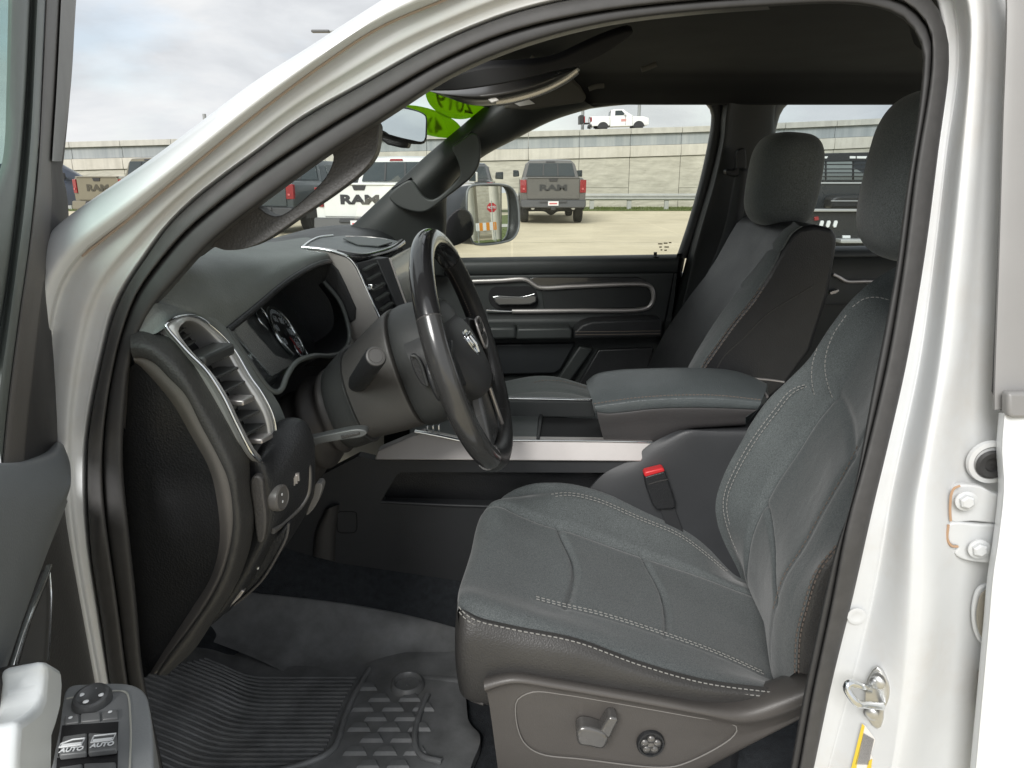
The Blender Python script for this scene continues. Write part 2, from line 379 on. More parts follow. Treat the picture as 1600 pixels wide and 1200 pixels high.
rows = [Bo(K0, .10), Bo(K0, .02), Bo(lerp2(K0, K1, .22), -.030), Bo(lerp2(K0, K1, .6), -.050), Bo(lerp2(K0, K1, .93), -.040), Bo(K1, -.032), Bo(lerp2(K1, KS, .06), -.021),
        Bo(lerp2(K1, KS, .30), -.022), Bo(lerp2(K1, KS, .55), -.020), Bo(lerp2(K1, KS, .68), -.010), Bo(lerp2(K1, KS, .9), -.006), Bo(KS, -.002), Bo([(u+8, v+9) for u, v in KS], .03), Bo([(u+14, v+16) for u, v in KS], .06)]
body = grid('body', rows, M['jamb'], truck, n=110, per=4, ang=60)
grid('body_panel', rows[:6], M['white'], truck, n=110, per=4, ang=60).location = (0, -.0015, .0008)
tube('seam_sealer', Bo([(u, v+3) for u, v in K1[7:]], -.028), .0016, mat('tan_sealer', (.42, .33, .27), .7), truck, k=6, n=120)
# B pillar: flange, wall, ridge, hinge face, back flange
def bcol(l): return [(u, v) for u, v in l]
b0 = bcol([(1440, -60), (1470, 20), (1474, 90), (1462, 233), (1441, 390), (1411, 567), (1381, 700), (1357, 800), (1327, 933), (1294, 1067), (1262, 1210), (1235, 1330)])
b1 = bcol([(1475, -60), (1496, 20), (1500, 100), (1482, 233), (1464, 390), (1440, 567), (1412, 700), (1392, 800), (1370, 933), (1338, 1067), (1300, 1210), (1270, 1330)])
b2 = bcol([(1490, -60), (1512, 20), (1512, 100), (1500, 233), (1484, 390), (1463, 567), (1440, 700), (1422, 800), (1413, 933), (1400, 1067), (1378, 1210), (1350, 1330)])
b3 = bcol([(1510, -60), (1522, 20), (1520, 100), (1510, 233), (1495, 390), (1474, 567), (1452, 700), (1436, 800), (1432, 933), (1418, 1067), (1394, 1210), (1365, 1330)])
b4 = bcol([(1528, -60), (1536, 20), (1535, 100), (1526, 233), (1512, 390), (1492, 567), (1468, 700), (1455, 800), (1455, 933), (1440, 1067), (1412, 1210), (1385, 1330)])
b5 = bcol([(1560, -60), (1560, 20), (1560, 100), (1556, 233), (1548, 390), (1535, 567), (1522, 700), (1512, 800), (1505, 933), (1490, 1067), (1470, 1210), (1440, 1330)])
b6 = bcol([(1640, -60), (1640, 20), (1640, 100), (1640, 233), (1635, 390), (1630, 567), (1630, 700), (1620, 800), (1610, 933), (1600, 1067), (1585, 1210), (1560, 1330)])
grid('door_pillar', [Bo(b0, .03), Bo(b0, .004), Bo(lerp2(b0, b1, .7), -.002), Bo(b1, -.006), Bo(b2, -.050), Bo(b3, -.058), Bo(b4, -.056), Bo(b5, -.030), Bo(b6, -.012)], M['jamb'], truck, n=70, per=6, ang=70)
# seal: outer bulb with a crease, then the inner trim lip
grid('door_seal', [Bo(S0L, .012), Bo(lerp2(S0L, S1, .03), -.004), Bo(lerp2(S0L, S1, .2), -.0105), Bo(lerp2(S0L, S1, .6), -.0125), Bo(lerp2(S0L, S1, .92), -.010), Bo(S1, .004)], M['rubber'], truck, n=150, per=5, ang=70)
grid('seal_lip', [Bo(S1, .008), Bo(lerp2(S1, S2, .10), -.003), Bo(lerp2(S1, S2, .45), -.005), Bo(lerp2(S1, S2, .88), -.002), Bo(S2, .010), Bo(S2, .05)], M['rubber2'], truck, n=150, per=5, ang=70)
# sill and floor under the opening
box('rocker_panel', (0.10, -.86, .50), (1.6, .16, .16), M['white'], truck, .03)
# door striker: plate with two bolts and a bent wire loop
pn = V3((-.62, -.78, 0)).normalized(); sp0 = bs(1370, 1088, -.038)
def SP(u, v, off=0): return onpl(u, v, sp0, pn, off)
stk = plate('door_striker', crom([SP(*q) for q in [(1370, 1042), (1382, 1055), (1390, 1075), (1388, 1095), (1381, 1110), (1380, 1125), (1372, 1141), (1360, 1132), (1352, 1112), (1350, 1085), (1355, 1060)]], 26, True), -pn*.006, M['zinc'], truck, .002)
for u, v in ((1371, 1066), (1361, 1114)):
    lathe('striker_bolt', [(.009, 0), (.009, .003), (.0065, .005), (.002, .0055)], SP(u, v, .004), pn, M['zinc'], stk, 16)
tube('striker_loop', [SP(1358, 1078, .003), SP(1345, 1072, .028), SP(1326, 1068, .045), SP(1323, 1075, .048), SP(1338, 1098, .046), SP(1350, 1101, .032), SP(1378, 1104, .003)], .0048, M['chrome'], stk, 12, n=40)
# tyre label on the pillar
lb0 = bs(1345, 1170, -.031); ln = V3((-.62, -.78, 0)).normalized()
def LP(u, v, off=0): return onpl(u, v, lb0, ln, off)
lab = plate('tyre_label', [LP(1347, 1131), LP(1352, 1134), LP(1368, 1156), LP(1361, 1178), LP(1364, 1186), LP(1350, 1240), LP(1322, 1240), LP(1330, 1200)], -ln*.0006, M['label'], truck, 0)
plate('yellow_strip', [LP(1347, 1131, .0012), LP(1351, 1135, .0012), LP(1338, 1200, .0012), LP(1328, 1240, .0012), LP(1320, 1240, .0012), LP(1330, 1200, .0012)], -ln*.0004, M['yellow'], lab, 0)
plate('yellow_box', [LP(1357, 1189, .0012), LP(1363, 1186, .0012), LP(1356, 1240, .0012), LP(1346, 1240, .0012)], -ln*.0004, M['yellow'], lab, 0)
lnz = []
for k in range(13):
    k = k*.5; t = k/7; a = LP(1351+2.6*k-1.2, 1146+1.5*k, .0012); b = LP(1336+3.3*k, 1198, .0012); lnz.append(bar(a, a.lerp(b, .93), .0007, .0004))
joinm('label_print', lnz, M['ink'], lab)
# rear door hinge on the pillar
hpn = V3((-.12, -.99, 0)).normalized(); h0 = bs(1520, 815, -.042)
def HP(u, v, off=0): return onpl(u, v, h0, hpn, off)
hg = plate('rear_door_hinge', crom([HP(*q) for q in [(1488, 765), (1496, 759), (1530, 760), (1556, 772), (1566, 772), (1566, 800), (1566, 816), (1520, 815), (1486, 815), (1484, 800), (1485, 780)]], 40, True), -hpn*.010, M['jamb'], truck, .003)
plate('hinge_leaf', crom([HP(*q, .002) for q in [(1482, 820), (1490, 817), (1530, 820), (1566, 824), (1566, 876), (1510, 876), (1494, 868), (1492, 862), (1498, 858), (1497, 853), (1488, 852), (1481, 842)]], 44, True), -hpn*.008, M['jamb'], hg, .003)
for u, v in ((1509, 782), (1529, 857)):
    lathe('washer', [(.0125, 0), (.0125, .002), (.009, .003)], HP(u, v, .010), hpn, M['jamb'], hg, 20)
    lathe('hinge_bolt', [(.0085, 0), (.0085, .006), (.006, .008), (.001, .008)], HP(u, v, .012), hpn, M['jamb'], hg, 6)
rst = mat('rust_edge', (.42, .27, .17), .8)
tube('rust_line', [HP(*q, .006) for q in [(1500, 759), (1491, 763), (1486.5, 772), (1485, 785), (1484.5, 800), (1485.5, 814)]], .0016, rst, hg, 6, n=24)
tube('rust_line', [HP(*q, .005) for q in [(1482, 820), (1480.5, 842), (1487, 853), (1497, 854)]], .0016, rst, hg, 6, n=20)
# grommet, cable boot, access cap
lathe('rubber_grommet', [(.017, 0), (.018, .002), (.015, .005), (.009, .004), (.007, -.003), (.002, -.004)], HP(1549, 725, -.006), hpn, M['rubber2'], truck, 26)
lathe('grommet_ring', [(.027, -.002), (.026, .003), (.021, .004), (.018, .001)], HP(1548, 722, -.010), hpn, M['jamb'], truck, 30)
lathe('pillar_cap', [(.012, 0), (.012, .002), (.008, .003), (.006, .0022), (.001, .0022)], bs(1338, 962, -.004), (-.1, -1, 0), M['jamb'], truck, 20)
acc = plate('access_cap', crom([HP(*q) for q in [(1548, 914), (1530, 920), (1522, 940), (1520, 965), (1524, 990), (1534, 1006), (1550, 1006)]], 30, True), -hpn*.006, M['jamb'], truck, .002)
plate('cap_seal', crom([HP(*q, .008) for q in [(1549, 920), (1535, 926), (1528, 945), (1526, 965), (1530, 988), (1538, 1000), (1550, 1000)]], 26, True), -hpn*.002, mat('tan_foam', (.26, .24, .20), .9), acc, .001)
bt = [HP(1525, 1085, .0)+V3((.0, .0, 0))]
prof = []
for k in range(13): prof.append((.034 if k % 2 else .028, k*.006))
lathe('cable_boot', prof, HP(1533, 1083, -.01), V3((1, -.12, .12)), mat('tan_rubber_boot', (.24, .215, .18), .7, var=(30, .15)), truck, 28)
# rear door, shut: painted skin with rolled edge, window frame above
RD = [(1561, 645), (1557, 700), (1560, 760), (1552, 840), (1543, 900), (1536, 980), (1527, 1080), (1516, 1200), (1505, 1320)]
e0 = RD; e1 = [(u+7, v) for u, v in RD]; e2 = [(u+16, v) for u, v in RD]; e3 = [(u+30, v) for u, v in RD]; e4 = [(u+260, v) for u, v in RD]
rd = grid('rear_door', [Bo(e0, -.045), Bo(e0, -.065), Bo(e1, -.085), Bo(e2, -.092), Bo(e3, -.095), Bo(e4, -.115)], M['white'], truck, n=40, per=5, ang=60)
fr = [[(1566, -60), (1573, 0), (1566, 200), (1559, 400), (1550, 612), (1550, 613)], [(1572, -60), (1578, 0), (1573, 200), (1566, 400), (1559, 612), (1562, 640)]]
grid('window_seal', [Bo(fr[0], -.05), Bo(fr[0], -.07), Bo(fr[1], -.075), Bo([(u+4, v) for u, v in fr[1]], -.07)], M['rubber2'], rd, n=30, per=3, ang=60)
wf = [(1578, -60), (1583, 0), (1577, 200), (1571, 400), (1564, 612), (1564, 640)]
grid('window_frame', [Bo(wf, -.06), Bo([(u+5, v) for u, v in wf], -.083), Bo([(u+220, v) for u, v in wf], -.09)], mat('grey_window_trim', (.26, .255, .25), .45, var=(6, .05)), rd, n=30, per=5, ang=60)
plate('belt_moulding', [bs(1563, 608, -.09), bs(1830, 604, -.09), bs(1830, 647, -.09), bs(1567, 648, -.09), bs(1563, 640, -.09)], (0, -.014, 0), mat('grey_belt_moulding', (.24, .235, .23), .4, var=(6, .05)), rd, .004)
# ------------------------------------------------------------------ cab shell that keeps the daylight out
box('roof_skin', (0.90, 0, 1.925), (1.66, 1.24, .05), M['white'], truck, .02)
box('cab_floor', (0.62, 0, .50), (2.3, 1.56, .06), M['carpet'], truck, 0)
box('firewall', (-.78, 0, .85), (.05, 1.60, .84), M['black'], truck, 0)
box('rear_wall', (1.72, 0, .85), (.05, 1.60, .75), M['black'], truck, 0)
plate('front_fender', [V3((-2.05, -.93, .45)), V3((-.60, -.93, .45)), V3((-.60, -.93, 1.14)), V3((-.75, -.90, 1.19)), V3((-2.05, -.90, 1.12))], (0, .10, 0), M['white'], truck, .02)
box('hood', (-1.35, 0, 1.13), (1.2, 1.7, .12), M['white'], truck, .05)
box('cargo_bed', (2.6, 0, .95), (1.7, 1.7, .5), M['white'], truck, .03)
box('far_body_side', (.45, .93, .85), (2.7, .06, .80), M['white'], truck, .02)
plate('toe_board', [V3((-.50, -.80, .48)), V3((-.50, .80, .48)), V3((-.80, .80, .70)), V3((-.80, -.80, .70))], (-.02, 0, -.02), M['carpet'], truck, 0)
# ================================================================== far side of the cab: pillars, passenger door, roof lining
def A(l, Y): return px(l, Y)
# roof lining, rolled down to the rails
hl = []
for y, z in ((-.70, 1.80), (-.66, 1.845), (-.5, 1.868), (0, 1.878), (.5, 1.868), (.62, 1.85), (.70, 1.815), (.755, 1.79)):
    hl.append([V3((x, y, z-.03*max(0, (.05-x))**1.0)) for x in (-.07, .1, .5, 1.0, 1.72)])
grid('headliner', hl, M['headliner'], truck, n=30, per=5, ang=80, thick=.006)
# windscreen: one sloping pane between the pillars
ws0 = V3((-.51, 0, 1.43)); wst = V3((.47, 0, .37)).normalized(); wsn = V3((-wst.z, 0, wst.x))
def bow(y): return -.17*max(0.0, 1-(y/.72)**2)
def WS(s, y, off=0): return ws0+wst*s+V3((bow(y), y, 0))+wsn*off
wsr = [[WS(q, y) for q in np.linspace(-.25, .66, 9)] for y in np.linspace(-.74, .74, 13)]
wsh = grid('windshield', wsr, M['windshield'], truck, n=20, per=3, ang=80)
tube('windshield_band', [WS(.60, y, -.004) for y in np.linspace(-.68, .68, 15)], .03, M['black'], truck, 8, rad2=.006)
# price stickers on the glass, lettered to be read from outside
def WSP(u, v, off=.003):
    lo_, hi_ = .5, 4.0; d = ray(u, v)
    f = lambda t: (CAMP+d*t-ws0-V3((bow((CAMP+d*t).y), 0, 0))).dot(wsn)-off
    ts = np.linspace(.3, 3.2, 300); fv = [f(t) for t in ts]
    for i in range(299):
        if fv[i]*fv[i+1] <= 0: return CAMP+d*(ts[i]-fv[i]*(ts[i+1]-ts[i])/(fv[i+1]-fv[i]))
    return CAMP+d*2
def disc(name, ctr, rx, ry, n=28):
    pts = [(ctr[0]+rx*math.cos(2*math.pi*k/n), ctr[1]+ry*math.sin(2*math.pi*k/n)) for k in range(n)]
    return pts
ov = WSP(712, 152); ow = WSP(676, 194)
def ell(cx, cy, a, b, sl, n=36): return [WSP(cx+a*math.cos(2*math.pi*k/n), cy+sl*a*math.cos(2*math.pi*k/n)+b*math.sin(2*math.pi*k/n)) for k in range(n)]
st1 = plate('year_sticker', ell(712, 150, 47, 36, .12), wsn*.0006, M['green'], wsh, 0)
st2 = plate('drive_sticker', ell(668, 190, 54, 21, .27), wsn*.0006, M['green'], wsh, 0)
inkm = mat('sticker_ink', (.02, .06, .01), .6)
for t_, (cu, cv), hpx, sx_, pr in (("2019", (710, 160), 40, .74, st1), ("4X4", (664, 193), 34, .9, st2)):
    # the writing faces outward, so its x runs leftward from in here; laid onto the curve of the glass point by point
    o = text('lettering', t_, 1.0, Matrix.Identity(4), inkm, pr, .0, .012)
    for q in o.data.vertices:
        uu = cu-q.co.x*hpx*sx_; vv_ = cv-q.co.y*hpx+(uu-cu)*.2; q.co = WSP(uu, vv_, .0012)
# A pillar trim, far side
g0 = [(455, 420), (540, 363), (600, 308), (660, 251), (720, 200), (770, 160), (850, 120)]
g1 = [(560, 420), (600, 362), (640, 312), (690, 262), (745, 213), (800, 170), (880, 135)]
g2 = [(685, 430), (692, 345), (698, 297), (745, 250), (800, 218), (860, 187), (925, 166)]
ap = grid('pillar_trim', [A(g0, .70), A(g0, .655), A(g1, .635), A(g2, .70), A(g2, .80)], mat('pillar_trim_plastic', (0.0248, 0.02778, 0.02678), .5, bump=('leather', 500, .25, .0005), var=(14, .08)), truck, n=40, per=6, ang=60)
gh = [(607, 308), (612, 299), (640, 281), (646, 284), (654, 296), (662, 307), (673, 312), (684, 308), (700, 295), (712, 283), (719, 273), (718, 260), (712, 244), (706, 230), (716, 222), (737, 208), (746, 210),
      (751, 231), (748, 257), (738, 275), (720, 291), (699, 307), (677, 324), (664, 331), (647, 331), (621, 322)]
plate('grab_handle', crom(A(gh, .615), 80, True), (0, .035, 0), mat('handle_plastic', (0.04225, 0.04615, 0.04485), .5, bump=('leather', 500, .25, .0005)), truck, .007, 3)
for q in ([(611, 297), (639, 280), (642, 277), (612, 293)], [(708, 229), (737, 207), (737, 203), (706, 226)]):
    plate('handle_cap', A(q, .625), (0, .02, 0), M['black'], truck, .002)
# near A pillar trim and its grab handle
n0 = S2[5:20]
grid('pillar_trim', [Bo([(u-2, v-3) for u, v in n0], .012), Bo(n0, .014), Bo([(u+2, v+5) for u, v in n0], .06), Bo([(u-10, v+0) for u, v in n0], .14)], M['plastic_w'], truck, n=60, per=4, ang=60)
hn = [(300, 405), (330, 386), (352, 391), (385, 388), (410, 378), (436, 362), (467, 340), (520, 304), (567, 267), (586, 241), (591, 215), (590, 190), (560, 205), (523, 232), (519, 238), (521, 246), (519, 256), (508, 278), (475, 311), (443, 335), (428, 338), (415, 333), (399, 323), (360, 345), (320, 380)]
plate('grab_handle', crom(Bo(hn, .05), 110, True), (0, .03, 0), M['plastic_w'], truck, .008, 3)
# ---- passenger door
DY = .77
def row(l, Y): return A(l, Y)
def line(v0, v1, Y, u0=600, u1=1066):
    return A([(u0, v0), ((u0+u1)/2, (v0+v1)/2), (u1, v1)], Y)
pd = empty('passenger_door', (0, 0, 0), truck)
dm = mat('door_trim_plastic', (0.0363, 0.04026, 0.04026), .48, bump=('leather', 450, .3, .0006), var=(14, .08))
prof = [(406, 399, .86), (404.5, 397, .815), (406, 398.5, .785), (413, 405, .765), (424, 415, .762), (430.5, 424.5, .768), (432, 426, .776), (434, 428, .770), (450, 444, .772), (480, 478, .775), (500, 496, .775), (506, 502, .772), (530, 528, .778), (560, 560, .782), (620, 620, .79), (700, 700, .80)]
grid('door_panel', [line(a, b, y, 600, 1062-(a-404)*.13) for a, b, y in prof], dm, pd, n=20, per=4, ang=60)
grid('door_edge', [A([(1058, 396), (1046, 460), (1020, 590), (1000, 700)], .765), A([(1066, 396), (1054, 460), (1030, 590), (1010, 700)], .80), A([(1072, 396), (1060, 460), (1038, 590), (1020, 700)], .87)], M['black'], pd, n=20, per=3)
pp('gloss_insert', [(826, 436), (836, 433), (996, 433), (1008, 438), (1014, 445), (842, 448)], .764, .012, M['gloss'], pd, bevel=.002)
pp('insert_panel', [(846, 452), (1006, 447), (1016, 452), (1017, 474), (1008, 481), (850, 484)], .768, .008, mat('door_insert_vinyl', (.016, .018, .018), .6, bump=('leather', 380, .5, .0008), var=(20, .1)), pd, bevel=.003)
tube('trim_strip', A([(738, 440), (780, 438.5), (822, 437), (832, 443), (842, 449), (900, 447.5), (1004, 444.5), (1015, 447), (1020, 456), (1020, 470), (1015, 479), (1003, 483.5), (900, 485.5), (800, 486.5)], .762), .0075, M['silver'], pd, 10, n=120, rad2=.005)
tube('trim_strip', A([(804, 486.5), (780, 486), (760, 485)], .762), lambda t: .004+.004*t, M['chrome'], pd, 10, n=14, rad2=.005)
pp('handle_bezel', [(768, 450), (826, 446), (838, 455), (838, 480), (775, 482), (764, 470)], .772, .006, M['deep'], pd, smooth=40, bevel=.002)
plate('door_pull', A([(770, 465), (778, 463.5), (815, 464.5), (833, 461), (838, 463), (838, 472), (828, 476), (780, 477), (774, 473)], .745), (0, .02, 0), mat('dark_satin_pull', (.20, .20, .20), .3, metal=.7), pd, .004)
tube('pull_edge', A([(770, 464.5), (778, 463), (815, 464), (835, 459.5)], .742), .0022, M['chrome'], pd, 8, n=24)
tube('lock_knob', [at(1024, 404, .79), at(1024, 394, .79)], .0055, M['black'], pd, 10)
lathe('knob_collar', [(.016, 0), (.014, .004), (.006, .005)], at(1024, 402, .785), (0, 0, 1), M['black'], pd, 18)
# armrest pieces standing proud of the panel
arm = lambda l, Y, d, nm, m_: pp(nm, l, Y, d, m_, pd, bevel=.010)
arm([(690, 514), (770, 511), (806, 511), (808, 530), (690, 534)], .70, .07, 'switch_pod', dm)
arm([(808, 513), (890, 512), (895, 517), (894, 530), (806, 531)], .695, .075, 'armrest_cubby', dm)
arm([(897, 519), (910, 507), (926, 502), (1030, 498), (1036, 502), (1034, 527), (897, 530)], .69, .08, 'armrest_pad', M['black'])
for v in (518.5, 523):
    tube('armrest_seam', A([(899, v), (950, v-.4), (1032, v-1.5)], .6885), .0012, M['thread_d'], pd, 6, n=20)
for u in (760, 778): box('door_switch', at(u, 509, .735), (.016, .012, .006), M['vinyl'], pd, .002)
pp('map_pocket', [(760, 538), (900, 536), (876, 578), (866, 584), (760, 586)], .762, .02, mat('pocket_plastic', (0.018, 0.0204, 0.0228), .5), pd, bevel=.006)
pp('pocket_rib', [(905, 540), (928, 545), (886, 604), (866, 600)], .758, .03, dm, pd, bevel=.008)
pp('speaker_panel', [(935, 546), (1022, 543), (1005, 600), (900, 606)], .766, .02, M['black'], pd, bevel=.006)
# window surround and glass
wo = [(690, 408), (692, 345), (698, 298), (745, 249), (800, 217), (860, 187), (905, 173), (950, 166), (1010, 161.5), (1085, 158.5), (1101, 162), (1110, 173), (1111, 192), (1104, 235), (1092, 288), (1076, 345), (1057, 402)]
wo2 = [(640, 440), (645, 345), (660, 280), (725, 220), (790, 192), (850, 165), (900, 152), (950, 146), (1010, 142), (1095, 140), (1122, 150), (1130, 170), (1129, 195), (1122, 240), (1109, 290), (1093, 347), (1074, 404)]
grid('window_seal', [A(wo, .87), A(wo, .825), A(lerp2(wo, wo2, .35), .80), A(lerp2(wo, wo2, .8), .795), A(wo2, .80)], M['black'], pd, n=90, per=4, ang=60)
plate('window_glass', A(wo[:1]+wo[3:]+[(1000, 430), (700, 430)], .855), (0, .004, 0), M['sideglass'], pd, 0)
lb_ = []
for k, (u, v, w) in enumerate(((1028, 381, 7), (1037, 380, 6), (1045, 379, 4), (1030, 386, 4), (1038, 386, 7), (1032, 390.5, 3), (1038, 391, 4))):
    a = at(u, v, .853); lb_.append(bar(a, a+V3((w*.0022, 0, .0)), .0005, .0045))
joinm('glass_etching', lb_, decal_mat('etched_grey', (.62, .58, .48)), pd)
# roof rail above the doors
r0 = [(700, 300), (745, 247), (800, 215), (860, 185), (905, 171), (950, 164), (1010, 159), (1090, 156), (1160, 153), (1300, 149), (1500, 147), (1700, 146)]
r1 = [(690, 230), (750, 190), (800, 165), (850, 145), (900, 128), (950, 122), (1010, 116), (1100, 112), (1160, 110), (1300, 108), (1500, 106), (1700, 104)]
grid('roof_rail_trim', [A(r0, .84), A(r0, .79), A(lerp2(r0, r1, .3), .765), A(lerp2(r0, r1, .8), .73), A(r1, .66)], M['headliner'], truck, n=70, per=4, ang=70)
# B pillar trim, belt
q0 = [(1135, 135), (1126, 180), (1124, 215), (1108, 285), (1090, 345), (1073, 404), (1045, 520), (1030, 600)]
q1 = [(1148, 135), (1138, 175), (1134, 215), (1120, 285), (1103, 345), (1087, 404), (1062, 520), (1048, 600)]
q2 = [(1170, 135), (1152, 175), (1150, 215), (1142, 285), (1130, 345), (1114, 404), (1096, 520), (1085, 600)]
q3 = [(1215, 135), (1205, 175), (1203, 215), (1200, 285), (1198, 345), (1198, 404), (1198, 520), (1198, 600)]
bt_ = grid('pillar_trim', [A(q0, .87), A(q0, .80), A(lerp2(q0, q1, .6), .752), A(q1, .742), A(q2, .750), A(q3, .765), A([(u+8, v) for u, v in q3], .87)], mat('b_pillar_plastic', (0.02117, 0.02349, 0.02271), .55, bump=('leather', 500, .25, .0005), var=(10, .08)), truck, n=40, per=5, ang=60)
belt = grid('seat_belt', [A([(1150, 262), (1143, 300), (1133, 350), (1118, 396), (1100, 436)], .70), A([(1162, 263), (1158, 300), (1148, 350), (1132, 400), (1110, 440)], .68), A([(1171, 264), (1169, 300), (1158, 350), (1141, 400), (1119, 440)], .69)], M['belt'], truck, n=30, per=4, thick=.002)
plate('belt_anchor', crom(A([(1153, 235), (1163, 231), (1166, 240), (1164, 268), (1148, 276), (1135, 272), (1134, 265), (1150, 264)], .69), 30, True), (0, .03, 0), M['black'], truck, .005)
plate('belt_tongue', A([(1107, 424), (1124, 401), (1131, 404), (1113, 432)], .66), (0, .012, 0), M['black'], truck, .003)
plate('tongue_blade', A([(1105, 428), (1111, 418), (1114, 420), (1108, 430)], .655), (0, .004, 0), M['chrome'], truck, .001)
# rear passenger door: panel, trim, tinted glass
rp = empty('rear_passenger_door', (0, 0, 0), truck)
rprof = [(387, .87), (386, .81), (392, .775), (402, .765), (407, .775), (425, .785), (470, .785), (560, .80), (700, .80)]
grid('door_panel', [A([(1196, v), (1400, v-2), (1700, v-5)], y) for v, y in rprof], dm, rp, n=16, per=4, ang=60)
tube('trim_strip', A([(1302, 429), (1312, 434), (1322, 439.5), (1345, 440), (1420, 438)], .775), .006, M['silver'], rp, 8, n=40, rad2=.004)
plate('door_pull', A([(1296, 457), (1300, 455), (1310, 452), (1312, 455), (1306, 459), (1298, 461)], .76), (0, .015, 0), M['silver'], rp, .002)
tube('armrest_seam', A([(1285, 477), (1340, 476.5), (1420, 475)], .77), .0016, M['vinyl'], rp, 6, n=12)
ro = [(1204, 400), (1206, 300), (1209, 225), (1213, 198), (1222, 172), (1238, 157), (1260, 151.5), (1320, 150.5), (1440, 150), (1640, 150)]
ro2 = [(1188, 400), (1190, 300), (1192, 215), (1198, 170), (1212, 146), (1232, 135), (1262, 132), (1320, 131), (1440, 130), (1640, 130)]
grid('window_seal', [A(ro, .87), A(ro, .82), A(lerp2(ro, ro2, .4), .79), A(ro2, .785)], M['black'], rp, n=60, per=4, ang=60)
plate('window_glass', A([(1200, 410), (1204, 200), (1240, 140), (1680, 140), (1680, 410)], .86), (0, .004, 0), M['tintglass'], rp, 0)
# ---- passenger door mirror
mn = V3((.80, -.60, .044)).normalized(); mp0 = at(768, 335, 1.12)
def MP(u, v, off=0): return onpl(u, v, mp0, mn, off)
mo = [(731, 300), (735, 293.5), (745, 291), (785, 291), (797, 296), (804, 308), (808, 335), (807, 357), (800, 370), (785, 376.5), (746, 380), (739, 377), (733, 358), (730, 325)]
me_ = empty('door_mirror', (0, 0, 0), truck)
hs = crom([MP(u, v) for u, v in mo], 60, True); cc = sum(hs, V3((0, 0, 0)))/60
ring0 = [cc+(p-cc)*1.045 for p in hs]; back = [cc-mn*.10+V3((-.02, -.02, 0))+(p-cc)*.93 for p in hs]; back2 = [cc-mn*.15+V3((-.03, -.03, 0))+(p-cc)*.6 for p in hs]
grid('mirror_housing', [[p for p in hs], [p+mn*.004 for p in ring0], [p-mn*.03 for p in ring0], back, back2], mat('mirror_housing_plastic', (.035, .042, .046), .45, bump=('leather', 400, .3, .0006)), me_, n=60, per=4, closeU=True, ang=60)
tube('mirror_rim', [p+mn*.004 for p in ring0], .004, mat('mirror_rim_grey', (.22, .24, .25), .35), me_, 8, closed=True)
mg = [MP(u, v, -.004) for u, v in ((783, 289), (783, 378), (746, 382), (738, 378), (731, 358), (728, 325), (729, 300), (735, 291))]
plate('mirror_glass', [cc+(p-cc)*1.0 for p in [MP(783, 291, -.003), MP(783, 377, -.003)]+[MP(u, v, -.003) for u, v in mo[10:]]+[MP(u, v, -.003) for u, v in mo[:3]]], -mn*.003, M['mirror'], me_, 0)
mn2 = (mn+V3((.10, .12, -.02))).normalized(); mq0 = MP(784, 335, -.003)
def MQ(u, v): return onpl(u, v, mq0, mn2, 0)
plate('mirror_glass', [MQ(784, 377), MQ(784, 291)]+[MQ(u, v) for u, v in mo[3:10]], -mn2*.003, M['mirror'], me_, 0)
tube('mirror_divider', [MP(783.5, 291, 0), MP(783.5, 377, 0)], .0012, M['black'], me_, 6)
plate('mirror_arm', crom(A([(692, 372), (700, 340), (720, 325), (735, 335), (738, 368), (722, 380), (706, 386), (694, 392)], .98), 30, True), (0, .10, 0), M['black'], me_, .01)
# ---- inside mirror on the windscreen
im = V3((.90, -.43, -.035)).normalized(); ip0 = at(640, 198, .0)
def IP(u, v, off=0): return onpl(u, v, ip0, im, off)
ir = empty('rear_view_mirror', (0, 0, 0), truck)
io = [(588, 165), (600, 163), (637, 167), (662, 175.5), (668, 180), (669, 200), (668, 220), (664, 225), (640, 222), (612, 215), (588, 205), (583, 185)]
ic = crom([IP(u, v) for u, v in io], 60, True)
plate('mirror_shell', ic, -im*.03, M['black'], ir, .006)
gi = [(590, 169), (601, 167.5), (637, 171), (659, 178), (664, 183), (664, 200), (663, 216), (660, 220.5), (640, 218), (612, 211), (592, 203), (588, 186)]
plate('mirror_glass', crom([IP(u, v, .0008) for u, v in gi], 50, True), im*.0015, M['mirror'], ir, 0)
plate('mirror_mount', A([(590, 205), (640, 218), (636, 231), (622, 230), (605, 226), (592, 215)], .02), (0, .05, 0), M['black'], ir, .004)
tube('mirror_stalk', [IP(625, 195, -.03), WSP(600, 150, -.01)], .012, M['black'], ir, 10)
# ---- sun visors and overhead console under the lining
vis = lambda nm, pts, th, m_: plate(nm, pts, (0, 0, th), m_, truck, .008)
ovc = empty('overhead_console', (0, 0, 0), truck)
o0 = [(670, 140), (700, 150), (740, 158), (800, 152), (860, 134), (895, 114), (902, 106)]
o1 = [(700, 152), (720, 160), (745, 165), (800, 160), (862, 140), (898, 118), (905, 108)]
oc = [A([(664, 138), (700, 139), (760, 131), (820, 117), (872, 106), (904, 104)], -.06), A([(667, 142), (700, 147), (750, 148), (810, 138), (870, 118), (905, 105)], -.12), A(o0, -.10), A(o0, -.05), A(o1, .0), A([(700, 153), (760, 162), (820, 156), (870, 138), (906, 110)], .10)]
grid('console_shell', oc, mat('overhead_console_plastic', (.045, .043, .04), .3, var=(10, .08)), ovc, n=40, per=6, ang=60)
lp_ = mat('console_bright_trim', (.46, .44, .40), .25, metal=.8)
tube('console_trim', A([(775, 158), (800, 154), (850, 139), (885, 121), (900, 109)], -.075), .010, lp_, ovc, 10, n=40, rad2=.005)
tube('console_trim', A([(815, 141), (850, 130), (878, 116)], -.11), .006, lp_, ovc, 10, n=30, rad2=.004)
